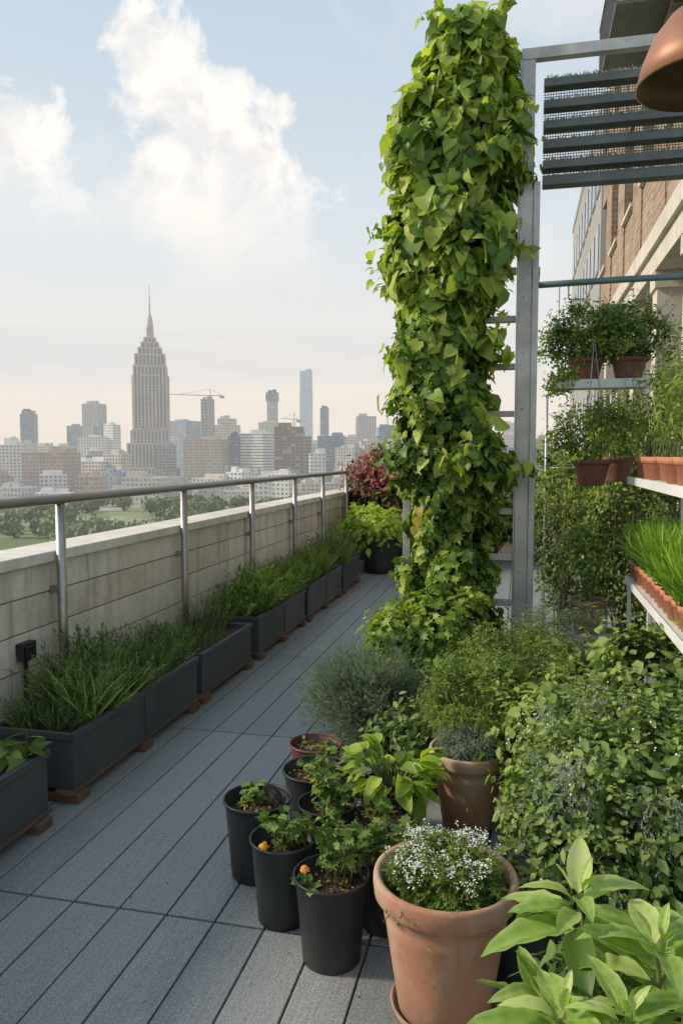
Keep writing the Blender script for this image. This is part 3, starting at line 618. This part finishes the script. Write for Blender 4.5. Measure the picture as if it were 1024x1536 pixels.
f=mb.obj('foliage',[M_rose2,M_stem,M_grey]); group('terracotta_pot_with_thyme',(-.2,3.28,0),[a,s,f])
# juniper shrub: full feathery mound
mb=MB(); n=11000; C=np.array([-.80,4.12,.22]); K=110; kk=norm(rng.normal(size=(K,3))*np.array([1,1,.8])+np.array([0,0,.35])); kl=rng.uniform(.75,1.15,K); I=rng.integers(0,K,n); u=rng.uniform(.2,1,n)**.6
P=C+kk[I]*(np.array([.34,.31,.32])*kl[I][:,None])*u[:,None]+rng.normal(size=(n,3))*.022*(1+u[:,None]); P[:,2]=np.maximum(P[:,2],.03)
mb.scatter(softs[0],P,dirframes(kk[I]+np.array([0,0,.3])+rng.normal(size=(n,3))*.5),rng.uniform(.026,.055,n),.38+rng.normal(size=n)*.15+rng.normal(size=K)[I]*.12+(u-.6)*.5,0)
for k in range(0,K,2): mb.tube([(-.80,4.12,0),C+kk[k]*.12,C+kk[k]*.3*kl[k]],[.008,.005,.002],4,1,cap=False)
mb.obj('juniper_shrub',[M_blue,M_bark])
mb=MB(); bush(mb,(-.50,3.72,.16),(.22,.22,.18),2200,lanw,(.03,.06),0,50,.2,.6,(-.5,3.72,0),1,tb=.4,tv=.3); mb.obj('low_green_shrub',[M_shrub,M_bark])
mb=MB(); bush(mb,(.0,4.0,.42),(.36,.32,.30),5500,leafsprig,(.028,.05),0,80,.18,.6,(0,4,0),1,tb=.55,tv=.25); shoots(mb,(.0,4.0,.42),(.36,.32,.3),60,(.06,.16),oval,(.012,.03),0,1,.7,10,.8); mb.obj('thyme_shrub',[M_rose2,M_bark])
mb=MB(); bush(mb,(.30,4.4,.42),(.35,.3,.34),3500,sprigs[0],(.06,.11),0,70,.2,.6,(.3,4.4,0),1,tb=.45); mb.obj('rosemary_shrub',[M_blue,M_bark])
# big right shrubs
mb=MB(); bush(mb,(.42,2.68,.38),(.44,.42,.40),9500,oval,(.016,.046),0,200,.12,.6,(.42,2.7,0),1,tb=.5,tv=.34)
bush(mb,(.42,2.68,.38),(.45,.43,.41),1800,lanw,(.02,.055),0,90,.12,.6,None,1,tb=.8,tv=.25)
bush(mb,(.15,2.55,.30),(.22,.22,.28),3000,oval,(.018,.04),0,60,.2,.6,(.2,2.6,0),1,tb=.5,tv=.3)
shoots(mb,(.42,2.68,.40),(.44,.42,.40),110,(.06,.17),oval,(.014,.04),0,1,.75,10,.6)
bush(mb,(.42,2.68,.42),(.46,.44,.43),1500,leafsprig,(.03,.05),2,60,.10,.6,None,1,tb=.65)
bush(mb,(.40,2.66,.40),(.48,.46,.44),420,ico,(.003,.006),3,70,.08,.6,None,1)
mb.obj('flowering_shrub',[M_shrub,M_stem,M_grey,M_white])
mb=MB(); bush(mb,(.64,3.75,.42),(.42,.42,.34),4200,lance(.33,.3),(.035,.08),0,110,.15,.5,(.6,3.75,0),1,tb=.5,tv=.3); shoots(mb,(.62,3.75,.45),(.42,.42,.32),50,(.08,.2),lance(.3,.3),(.03,.06),0,1,.75,9,.6); mb.obj('broadleaf_shrub',[M_shrub,M_stem])
mb=MB(); bush(mb,(.17,3.25,.43),(.25,.25,.28),2400,lance(.33,.3),(.03,.065),0,60,.18,.5,(.15,3.25,0),1,tb=.65,tv=.25); shoots(mb,(.15,3.22,.45),(.25,.24,.26),30,(.06,.15),lance(.3,.3),(.025,.05),0,1,.85,8,.6); mb.obj('mint_shrub',[M_rose2,M_stem])
mb=MB(); bush(mb,(.95,2.2,.3),(.4,.5,.4),3500,oval,(.03,.05),0,90,.16,.6,(.9,2.2,0),1,tb=.45); mb.obj('hedge_shrub',[M_dark,M_stem])
# foreground variegated plant
mb=MB()
ros=[(.118,1.457,.76,1.),(.24,1.33,.76,.98),(.078,1.24,.68,.95),(.175,1.21,.71,.85),(.33,1.45,.70,.9),(.30,1.2,.66,.9),(.06,1.42,.58,.8),(.2,1.5,.6,.9),(.36,1.6,.62,.8),(.12,1.33,.56,.8)]
for (x,y,z,s_) in ros:
    b=np.array([.24+rng.uniform(-.05,.05),1.42,.2]); e=np.array([x,y,z]); m=(b+e)/2+np.array([0,0,.05]); t=np.linspace(0,1,9)[:,None]; mb.tube((1-t)**2*b+2*t*(1-t)*m+t*t*e,np.linspace(.007,.004,9),6,1)
    for ring,(nl,el,sz,dz) in enumerate(((5,-.1,.155,-.05),(5,.25,.14,-.015),(4,.7,.105,.0),(3,1.8,.06,.005))):
        a=np.arange(nl)*2*math.pi/nl+ring*.7+rng.uniform(0,1)+rng.normal(size=nl)*.2
        D=np.stack([np.cos(a),np.sin(a),np.full(nl,el)+rng.normal(size=nl)*.18],1); N=np.stack([-np.cos(a)*el,-np.sin(a)*el,np.ones(nl)],1)+rng.normal(size=(nl,3))*.22
        P=np.tile(e+np.array([0,0,dz]),(nl,1))+D*.012
        mb.scatter((big1,big2,big3)[ring%3 if ring<3 else 1],P,frames(N,D),rng.uniform(.75,1.15,nl)*sz*s_,.38+rng.normal(size=nl)*.15+ring*.08,0)
f=mb.obj('foliage',[M_var,M_stem]); a=pot('pot',.24,1.42,0,.16,.3,M_terra,'terra'); group('variegated_plant',(.24,1.42,0),[a,f])
mb=MB(); bush(mb,(.28,1.62,.38),(.25,.22,.26),1800,oval,(.03,.05),0,50,.2,.5,(.28,1.6,0),1,tb=.4); mb.obj('underplanting_shrub',[M_shrub,M_stem])
pgroup('black_pot_with_herbs',.02,2.35,.14,.3,M_black,'black',lambda m,x,y,z:seedling(m,x,y,z,.15,7,oval,(.03,.06),0,1,.09,9),GM)
mb=MB(); n=150; P=np.stack([rng.uniform(-1.8,-.3,n),rng.uniform(1.6,6.5,n),np.full(n,.004)],1); mb.scatter(oval,P,frames(np.tile([0,0,1.],(n,1))+rng.normal(size=(n,3))*.15,rng.normal(size=(n,3))),rng.uniform(.004,.012,n),rng.uniform(-.2,.8,n),0)
n=160; P=np.stack([-.65+rng.normal(size=n)*.3,2.75+rng.normal(size=n)*.4,np.full(n,.003)],1); mb.scatter(ico,P,dirframes(rng.normal(size=(n,3))),rng.uniform(.001,.0035,n),rng.uniform(0,1,n),1,False); mb.obj('fallen_leaves',[M_dry,M_soil])
# ------------------------------------------------------------------ PENDANT LAMP
mb=MB(); lx,ly,lz=.45,2.24,2.57
pr=[(.02,.20),(.05,.195),(.09,.17),(.13,.12),(.155,.06),(.17,.0)]
mb.lathe([(.0,.205)]+pr+[(.166,-.002)],(lx,ly,lz),48,0); mb.lathe([(.166,-.002)]+[(r-.006,z-.004) for r,z in pr[::-1]]+[(0,.195)],(lx,ly,lz),48,1)
mb.lathe([(0,.21),(.022,.21),(.025,.26),(.01,.27),(0,.27)],(lx,ly,lz),20,2); mb.lathe([(.018,.19),(.02,.14),(.032,.11),(.034,.085),(.022,.06),(0,.052)],(lx,ly,lz),20,3)
mb.tube([(lx,ly,lz+.26),(lx,ly,lz+.6),(lx+.05,ly,lz+.8),(lx+.3,ly,lz+.85),(1.5,ly,lz+.85)],.009,8,2)
mb.tube([(1.5,ly,0),(1.5,ly,2),(1.5,ly,lz+.9)],.02,8,2)
mb.obj('copper_pendant_lamp',[M_copper,M_copin,M_dsteel,M_bulb])
# ------------------------------------------------------------------ BRICK BUILDING RIGHT
mb=MB(); bx0=1.98; yA,yB=7.5,22.0; zb=5.0
fy=yA; bay=2.4; ww=1.3
while fy<yB-.1:
    mb.box(bx0,bx0+.5,fy,fy+(bay-ww),zb,32,0)
    z=zb
    while z<31:
        mb.box(bx0+.03,bx0+.45,fy+(bay-ww),fy+bay,z,z+1.3,0)
        mb.box(bx0-.05,bx0+.1,fy+(bay-ww)-.05,fy+bay+.05,z+1.302,z+1.38,2)
        mb.box(bx0+.25,bx0+.27,fy+(bay-ww),fy+bay,z+1.3,z+3.1,1)
        for q in (.0,.46,.92): mb.box(bx0+.19,bx0+.245,fy+(bay-ww)+q*(ww-.05)/.92,fy+(bay-ww)+q*(ww-.05)/.92+.05,z+1.381,z+3.1,3)
        for q in (1.381,2.2,3.05): mb.box(bx0+.185,bx0+.24,fy+(bay-ww)+.001,fy+bay-.001,z+q,z+q+.05,3)
        z+=3.1
    fy+=bay
mb.box(bx0+.5,8,yA,fy,zb,32,0)
mb.box(bx0-.12,bx0+.6,yA-.1,fy+.1,zb-.28,zb-.002,2); mb.box(bx0-.05,bx0+.6,yA-.1,fy+.1,zb-.6,zb-.282,2)
mb.box(bx0+.7,8,yA,fy,-40,zb-.602,2)
for i,y in enumerate(np.arange(yA+.4,fy,2.4)):
    mb.box(bx0,bx0+.38,y,y+.42,0,zb-.603,2); mb.box(bx0-.04,bx0+.42,y-.04,y+.46,0,.3,2); mb.box(bx0-.04,bx0+.42,y-.04,y+.46,zb-.85,zb-.604,2)
    mb.box(bx0+.66,bx0+.69,y+.7,y+2.1,.9,3.9,1)
    for q in(.7,1.4,2.05): mb.box(bx0+.62,bx0+.659,y+q,y+q+.05,.9,3.9,3)
    for q in(.9,2.4,3.85): mb.box(bx0+.625,bx0+.655,y+.751,y+2.05,q,q+.05,3)
for z in(8.1,11.2,14.3,17.4):
    mb.box(bx0-.75,bx0-.01,12.2,14.8,z,z+.05,3)
    for y in np.arange(12.2,14.81,.13): mb.box(bx0-.75,bx0-.73,y,y+.02,z+.05,z+.95,3)
    mb.box(bx0-.76,bx0-.72,12.2,14.82,z+.95,z+.99,3)
mb.box(bx0-.6,bx0-.13,15.0,19.0,zb-.7,zb-.64,3)
mb.tube([(bx0-.06,yA+.9,0),(bx0-.06,yA+.9,6),(bx0-.06,yA+.9,31)],.05,8,3)
mb.obj('brick_building',[M_brick,M_glass,M_render,M_dsteel])
mb=MB(); mb.box(2.42,9,27,42,-40,13.0,0); mb.box(2.38,9,26.95,42.1,13.002,13.3,0)
for j in range(16):
    for i in range(9):
        y=27.5+i*1.6; z=-30+j*2.7
        mb.box(2.39,2.418,y,y+1.0,z,z+1.5,1); mb.box(2.36,2.419,y-.05,y+1.05,z-.1,z-.002,0)
    for i in range(4): mb.box(2.9+i*1.6,3.9+i*1.6,26.97,26.998,-30+j*2.7,-28.5+j*2.7,1)
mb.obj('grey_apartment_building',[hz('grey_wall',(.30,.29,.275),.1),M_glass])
# ------------------------------------------------------------------ CITY
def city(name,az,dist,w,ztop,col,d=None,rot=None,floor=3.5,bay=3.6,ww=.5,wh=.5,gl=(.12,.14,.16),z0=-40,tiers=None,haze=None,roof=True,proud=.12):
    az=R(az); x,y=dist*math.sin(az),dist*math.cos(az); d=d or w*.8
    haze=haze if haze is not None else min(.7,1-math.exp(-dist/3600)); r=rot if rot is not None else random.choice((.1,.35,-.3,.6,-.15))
    mb=MB(); tiers=tiers or [(1,1,z0,ztop)]
    c,s=math.cos(r),math.sin(r)
    for (fx,fy,za,zb_) in tiers:
        hw,hd=w*fx/2,d*fy/2
        mb.box(x-hw,x+hw,y-hd,y+hd,za,zb_,0,.5,r,(x,y))
        if zb_-za<3: continue
        for (L,off,ax) in((2*hw,hd,0),(2*hw,-hd,0),(2*hd,hw,1),(2*hd,-hw,1)):
            nb=max(1,int(L/bay)); nf=max(1,int((zb_-za)/floor)); bw=L/nb; fh=(zb_-za)/nf
            i,j=np.meshgrid(np.arange(nb),np.arange(nf)); i=i.ravel();j=j.ravel()
            u0=-L/2+(i+.5-ww/2)*bw;u1=u0+ww*bw;v0=za+(j+.5-wh/2)*fh;v1=v0+wh*fh
            o=off+math.copysign(proud,off)
            def pt(u,v):
                X=u if ax==0 else np.full_like(u,o); Y=np.full_like(u,o) if ax==0 else u
                return np.stack([x+c*X-s*Y,y+s*X+c*Y,v],1)
            V=np.stack([pt(u0,v0),pt(u1,v0),pt(u1,v1),pt(u0,v1)],1).reshape(-1,3)
            F=np.arange(len(V)).reshape(-1,4); mb.addk(V,F,np.where(rng.uniform(size=len(F))<.14,2,1))
    if roof:
        zt=tiers[-1][3]; 
        for q in range(3):
            qx,qy=random.uniform(-.28,.28)*w*tiers[-1][0],random.uniform(-.28,.28)*d*tiers[-1][1]; a=random.uniform(.1,.22)*w*tiers[-1][0]
            X=x+c*qx-s*qy;Y=y+s*qx+c*qy; mb.box(X-a,X+a,Y-a*.7,Y+a*.7,zt,zt+random.uniform(2,5),0,.5,r)
    cn='%.2f_%.2f_%.2f'%col; gn='%.2f_%.2f_%.2f'%gl
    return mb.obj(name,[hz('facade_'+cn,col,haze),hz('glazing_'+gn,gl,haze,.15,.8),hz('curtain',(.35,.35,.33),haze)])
TAN=(.46,.39,.31);WHT=(.66,.64,.60);GRY=(.39,.385,.375);BLU=(.22,.29,.35);DBL=(.10,.14,.18);BRN=(.28,.21,.16);CRM=(.55,.49,.41);PBL=(.35,.45,.52);RDB=(.42,.31,.24)
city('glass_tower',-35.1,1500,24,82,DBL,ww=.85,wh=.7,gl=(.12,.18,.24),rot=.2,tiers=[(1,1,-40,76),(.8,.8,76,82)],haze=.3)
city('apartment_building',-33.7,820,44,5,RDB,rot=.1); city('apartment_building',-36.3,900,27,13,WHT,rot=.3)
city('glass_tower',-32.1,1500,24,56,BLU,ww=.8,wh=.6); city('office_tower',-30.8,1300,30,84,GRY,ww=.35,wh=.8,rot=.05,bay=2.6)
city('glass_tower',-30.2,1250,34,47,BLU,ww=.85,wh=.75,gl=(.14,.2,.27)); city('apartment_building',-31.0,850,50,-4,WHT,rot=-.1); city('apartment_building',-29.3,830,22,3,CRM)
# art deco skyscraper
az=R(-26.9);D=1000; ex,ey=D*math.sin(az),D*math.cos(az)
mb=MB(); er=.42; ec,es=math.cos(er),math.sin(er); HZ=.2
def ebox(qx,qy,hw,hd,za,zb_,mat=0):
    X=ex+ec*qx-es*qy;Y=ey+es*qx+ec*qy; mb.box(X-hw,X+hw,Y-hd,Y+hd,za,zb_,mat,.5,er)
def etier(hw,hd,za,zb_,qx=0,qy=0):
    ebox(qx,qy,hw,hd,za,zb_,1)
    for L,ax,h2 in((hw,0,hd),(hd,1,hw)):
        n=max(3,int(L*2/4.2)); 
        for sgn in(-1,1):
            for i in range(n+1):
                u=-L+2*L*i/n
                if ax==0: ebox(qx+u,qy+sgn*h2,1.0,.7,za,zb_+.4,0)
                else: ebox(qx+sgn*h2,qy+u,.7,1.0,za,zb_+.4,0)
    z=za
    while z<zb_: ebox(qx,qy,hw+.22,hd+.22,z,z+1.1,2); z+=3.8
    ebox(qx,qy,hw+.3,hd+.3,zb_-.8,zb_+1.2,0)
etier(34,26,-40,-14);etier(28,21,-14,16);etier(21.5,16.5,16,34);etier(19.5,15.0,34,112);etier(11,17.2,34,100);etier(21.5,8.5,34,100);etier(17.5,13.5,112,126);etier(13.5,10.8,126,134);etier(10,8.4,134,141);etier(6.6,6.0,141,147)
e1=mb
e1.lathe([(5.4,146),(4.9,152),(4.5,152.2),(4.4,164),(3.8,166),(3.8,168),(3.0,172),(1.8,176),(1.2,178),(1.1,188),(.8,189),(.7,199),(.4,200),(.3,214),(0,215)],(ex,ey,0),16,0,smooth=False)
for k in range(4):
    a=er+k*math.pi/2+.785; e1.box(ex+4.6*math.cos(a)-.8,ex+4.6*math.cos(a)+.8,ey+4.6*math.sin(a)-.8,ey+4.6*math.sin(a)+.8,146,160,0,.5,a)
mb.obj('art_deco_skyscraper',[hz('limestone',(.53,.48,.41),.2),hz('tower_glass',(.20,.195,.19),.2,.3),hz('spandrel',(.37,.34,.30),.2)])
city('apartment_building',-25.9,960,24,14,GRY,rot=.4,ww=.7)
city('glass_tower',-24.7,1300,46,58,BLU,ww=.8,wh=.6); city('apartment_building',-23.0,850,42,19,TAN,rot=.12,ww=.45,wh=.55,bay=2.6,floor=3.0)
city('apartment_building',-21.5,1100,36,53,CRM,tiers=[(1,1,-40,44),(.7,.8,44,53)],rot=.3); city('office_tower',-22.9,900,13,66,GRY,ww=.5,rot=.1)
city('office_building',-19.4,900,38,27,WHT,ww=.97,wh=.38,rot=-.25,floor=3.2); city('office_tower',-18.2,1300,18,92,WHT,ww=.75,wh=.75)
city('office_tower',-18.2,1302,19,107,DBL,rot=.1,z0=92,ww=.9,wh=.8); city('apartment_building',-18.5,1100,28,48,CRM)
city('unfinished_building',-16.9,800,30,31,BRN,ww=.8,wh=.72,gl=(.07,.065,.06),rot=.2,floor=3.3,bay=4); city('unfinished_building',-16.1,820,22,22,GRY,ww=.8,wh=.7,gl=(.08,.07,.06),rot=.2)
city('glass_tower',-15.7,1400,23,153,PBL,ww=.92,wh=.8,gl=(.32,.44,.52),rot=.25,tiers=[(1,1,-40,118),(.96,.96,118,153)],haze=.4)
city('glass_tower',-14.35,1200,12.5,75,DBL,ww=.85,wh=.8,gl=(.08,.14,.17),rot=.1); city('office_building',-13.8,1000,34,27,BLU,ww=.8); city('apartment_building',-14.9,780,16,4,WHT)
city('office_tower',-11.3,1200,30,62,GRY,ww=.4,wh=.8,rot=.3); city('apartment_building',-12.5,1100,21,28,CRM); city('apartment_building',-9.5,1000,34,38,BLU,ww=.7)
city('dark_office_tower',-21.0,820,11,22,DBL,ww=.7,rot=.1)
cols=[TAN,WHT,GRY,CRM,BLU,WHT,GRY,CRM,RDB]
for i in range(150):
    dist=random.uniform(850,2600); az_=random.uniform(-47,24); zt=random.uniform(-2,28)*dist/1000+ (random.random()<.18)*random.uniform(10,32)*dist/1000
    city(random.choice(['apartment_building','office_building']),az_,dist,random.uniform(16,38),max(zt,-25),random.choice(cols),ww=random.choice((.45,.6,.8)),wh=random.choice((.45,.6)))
for i in range(60):
    dist=random.uniform(640,860); city('low_rise_building',random.uniform(-45,-8),dist,random.uniform(14,34),random.uniform(-31,-12),random.choice(cols))
def crane(az,dist,zt,L,ang):
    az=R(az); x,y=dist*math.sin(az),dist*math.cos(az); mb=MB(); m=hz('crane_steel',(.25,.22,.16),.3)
    for dx in(-1,1):
        for dy in(-1,1): mb.box(x+dx-.15,x+dx+.15,y+dy-.15,y+dy+.15,-40,zt,0)
    z=-40
    while z<zt-2: mb.tube([(x-1,y-1,z),(x,y-1,z+1.2),(x+1,y-1,z+2.4)],.15,4,0); z+=2.6
    ca,sa=math.cos(ang),math.sin(ang)
    mb.tube([(x,y,zt),(x,y,zt+4),(x,y,zt+8)],.4,5,0)
    mb.tube([(x-ca*L*.3,y-sa*L*.3,zt+1),(x,y,zt+1.2),(x+ca*L,y+sa*L,zt+3)],.5,5,0); mb.tube([(x-ca*L*.3,y-sa*L*.3,zt+1),(x,y,zt+8),(x+ca*L*.8,y+sa*L*.8,zt+2.8)],.16,4,0)
    mb.box(x-ca*L*.3-2,x-ca*L*.3+2,y-2,y+2,zt-2,zt+.5,0)
    mb.obj('tower_crane',[m])
crane(-22.7,860,66,46,math.pi+.1); crane(-9.7,1000,62,24,.6); crane(-16.6,805,38,20,2.6)
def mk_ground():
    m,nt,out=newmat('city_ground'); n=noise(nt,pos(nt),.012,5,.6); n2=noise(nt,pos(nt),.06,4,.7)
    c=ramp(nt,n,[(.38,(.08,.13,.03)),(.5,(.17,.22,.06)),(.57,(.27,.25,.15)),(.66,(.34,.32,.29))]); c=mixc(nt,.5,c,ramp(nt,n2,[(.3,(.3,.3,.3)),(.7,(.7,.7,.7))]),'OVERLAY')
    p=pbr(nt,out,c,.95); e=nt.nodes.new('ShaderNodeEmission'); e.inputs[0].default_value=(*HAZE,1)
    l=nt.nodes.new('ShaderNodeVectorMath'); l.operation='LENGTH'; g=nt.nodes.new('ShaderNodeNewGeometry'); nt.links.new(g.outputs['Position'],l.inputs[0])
    f=mth(nt,'SUBTRACT',1,mth(nt,'POWER',2.718,mth(nt,'MULTIPLY',l.outputs['Value'],-1/3600)))  # painted haze: ground emission share grows with distance from the origin
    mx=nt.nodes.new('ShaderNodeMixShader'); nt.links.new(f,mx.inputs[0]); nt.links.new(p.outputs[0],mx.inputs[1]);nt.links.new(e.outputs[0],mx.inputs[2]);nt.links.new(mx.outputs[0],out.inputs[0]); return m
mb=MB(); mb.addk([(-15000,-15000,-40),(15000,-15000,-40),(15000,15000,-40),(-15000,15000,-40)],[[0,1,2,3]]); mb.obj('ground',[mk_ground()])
mb=MB(); N=1100; az=rng.uniform(R(-50),R(10),N); di=rng.uniform(330,830,N); keep=(np.sin(az*40)+np.sin(di*.03+az*9)+rng.normal(size=N)*.6)>-.1; az=az[keep];di=di[keep];N=len(az)
hh=rng.uniform(6,13,N); C=np.stack([di*np.sin(az),di*np.cos(az),-40+hh*.5],1)
k=90; I=np.repeat(np.arange(N),k); d=norm(rng.normal(size=(N*k,3))); P=C[I]+d*np.stack([hh[I]*.55,hh[I]*.55,hh[I]*.45],1)*rng.uniform(.5,1,(N*k,1))
mb.scatter(oval,P,frames(d+rng.normal(size=(N*k,3))*.4,rng.normal(size=(N*k,3))),rng.uniform(2,4,N*k),.45+.2*d[:,2]+rng.normal(size=N)[I]*.2,0,False)
for i in range(N): mb.box(C[i,0]-.25,C[i,0]+.25,C[i,1]-.25,C[i,1]+.25,-40,C[i,2],1)
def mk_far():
    m,nt,out=newmat('distant_foliage'); c=ramp(nt,attr(nt),[(0,(.035,.07,.02)),(1,(.17,.24,.06))]); p=pbr(nt,out,c,.8); e=nt.nodes.new('ShaderNodeEmission'); e.inputs[0].default_value=(*HAZE,1); mx=nt.nodes.new('ShaderNodeMixShader'); mx.inputs[0].default_value=.1  # painted haze: small constant glow mixed into the far leaves
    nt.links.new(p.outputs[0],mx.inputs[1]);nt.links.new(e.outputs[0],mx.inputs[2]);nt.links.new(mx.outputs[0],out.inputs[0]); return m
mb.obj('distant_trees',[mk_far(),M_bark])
# ------------------------------------------------------------------ WORLD
W=bpy.data.worlds.new('World'); sc.world=W; W.use_nodes=True; nt=W.node_tree; nt.nodes.clear()
out=nt.nodes.new('ShaderNodeOutputWorld'); bg=nt.nodes.new('ShaderNodeBackground'); nt.links.new(bg.outputs[0],out.inputs[0])
SUN_EL,SUN_AZ=31,-100
sky=nt.nodes.new('ShaderNodeTexSky'); sky.sky_type='NISHITA'; sky.sun_disc=False; sky.sun_elevation=R(SUN_EL); sky.sun_rotation=R(SUN_AZ); sky.dust_density=2.0; sky.air_density=1.2
tc=nt.nodes.new('ShaderNodeTexCoord'); sp=nt.nodes.new('ShaderNodeSeparateXYZ'); nt.links.new(tc.outputs['Generated'],sp.inputs[0])
azn=mth(nt,'MULTIPLY',mth(nt,'ARCTAN2',sp.outputs[0],sp.outputs[1]),57.2958); eln=mth(nt,'MULTIPLY',mth(nt,'ARCSINE',sp.outputs[2]),57.2958)
cb=nt.nodes.new('ShaderNodeCombineXYZ'); nt.links.new(azn,cb.inputs[0]); nt.links.new(eln,cb.inputs[1])
def blob(a,e,ra,re):
    return mth(nt,'SQRT',mth(nt,'ADD',mth(nt,'POWER',mth(nt,'DIVIDE',mth(nt,'SUBTRACT',azn,a),ra),2),mth(nt,'POWER',mth(nt,'DIVIDE',mth(nt,'SUBTRACT',eln,e),re),2)))
def blobs(L):
    r=None
    for b in L:
        q=blob(*b); r=q if r is None else mth(nt,'SMOOTH_MIN',r,q,.35)
    return r
n1=noise(nt,cb.outputs[0],.26,6,.6,.4); n2=noise(nt,cb.outputs[0],.09,4,.55,.5)
cum=blobs([(-27.2,26.5,2.0,2.2),(-25.2,24.2,3.0,2.8),(-23.0,21.2,4.0,3.2),(-20.3,20.3,3.6,2.6),(-22.5,17.0,7.0,3.0),(-18,23.2,1.3,1.0),(-22.6,33.2,2.2,1.3),(-37,20,3.5,2.6)])
cd=mth(nt,'ADD',mth(nt,'SUBTRACT',1.35,cum),mth(nt,'MULTIPLY',mth(nt,'SUBTRACT',n1,.5),3.2))
cden=ramp(nt,cd,[(.0,(0,0,0)),(.25,(.55,.55,.55)),(.65,(1,1,1))])
low=ramp(nt,mth(nt,'DIVIDE',eln,40),[(.32,(0,0,0)),(.50,(1,1,1))]); cden=mth(nt,'MULTIPLY',cden,low)
soft=blobs([(-22,15.5,12,4.0),(-38,20,8,4.5),(-37,31,7,2.2),(-5,14,9,3),(10,30,20,9),(-60,30,20,12)])
sd=mth(nt,'ADD',mth(nt,'SUBTRACT',.9,soft),mth(nt,'MULTIPLY',mth(nt,'SUBTRACT',n2,.5),3))
sden=ramp(nt,sd,[(-.0,(0,0,0)),(1,(.8,.8,.8))])
skc=mixc(nt,1,sky.outputs[0],(.12,.12,.12),'MULTIPLY')
h=ramp(nt,mth(nt,'DIVIDE',eln,60),[(0,(1,1,1)),(.12,(.95,.95,.95)),(.40,(.82,.82,.82)),(1,(.7,.7,.7))])
hc=ramp(nt,mth(nt,'DIVIDE',eln,60),[(0,(.90,.79,.70)),(.10,(.92,.85,.78)),(.26,(.80,.855,.89)),(.5,(.64,.775,.89)),(1,(.54,.68,.83))])
c=mixc(nt,h,skc,hc)
mp=nt.nodes.new('ShaderNodeMapping'); nt.links.new(cb.outputs[0],mp.inputs[0]); mp.inputs['Scale'].default_value=(.035,.45,1)
st=noise(nt,mp.outputs[0],1,4)
band=ramp(nt,mth(nt,'MULTIPLY',mth(nt,'SUBTRACT',1,mth(nt,'DIVIDE',mth(nt,'ABSOLUTE',mth(nt,'SUBTRACT',eln,7)),6),None,True),st),[(.28,(0,0,0)),(.55,(.6,.6,.6))])
c=mixc(nt,band,c,(.70,.73,.77))
c=mixc(nt,sden,c,(.96,.92,.87))
shade=mixc(nt,ramp(nt,n1,[(.40,(0,0,0)),(.58,(1,1,1))]),(.87,.86,.855),(1.08,1.03,.96))
c=mixc(nt,cden,c,shade)
nt.links.new(c,bg.inputs[0]); bg.inputs[1].default_value=1.0
sl=bpy.data.lights.new('sun','SUN'); sl.energy=4.0; sl.angle=R(6); sl.color=(1,.87,.68); so=bpy.data.objects.new('sun',sl); sc.collection.objects.link(so)
v=Vector((math.cos(R(SUN_EL))*math.sin(R(SUN_AZ)),math.cos(R(SUN_EL))*math.cos(R(SUN_AZ)),math.sin(R(SUN_EL)))); so.rotation_euler=v.to_track_quat('Z','Y').to_euler()
# camera
cam=bpy.data.cameras.new('camera'); co=bpy.data.objects.new('camera',cam); sc.collection.objects.link(co); sc.camera=co
co.location=(0,0,1.6); co.rotation_euler=(R(90-4.2),0,R(13.1)); cam.sensor_fit='VERTICAL'; cam.sensor_height=36; cam.lens=27; cam.clip_start=.05; cam.clip_end=30000
sc.view_settings.view_transform='Standard'; sc.view_settings.look='None'; sc.view_settings.exposure=0
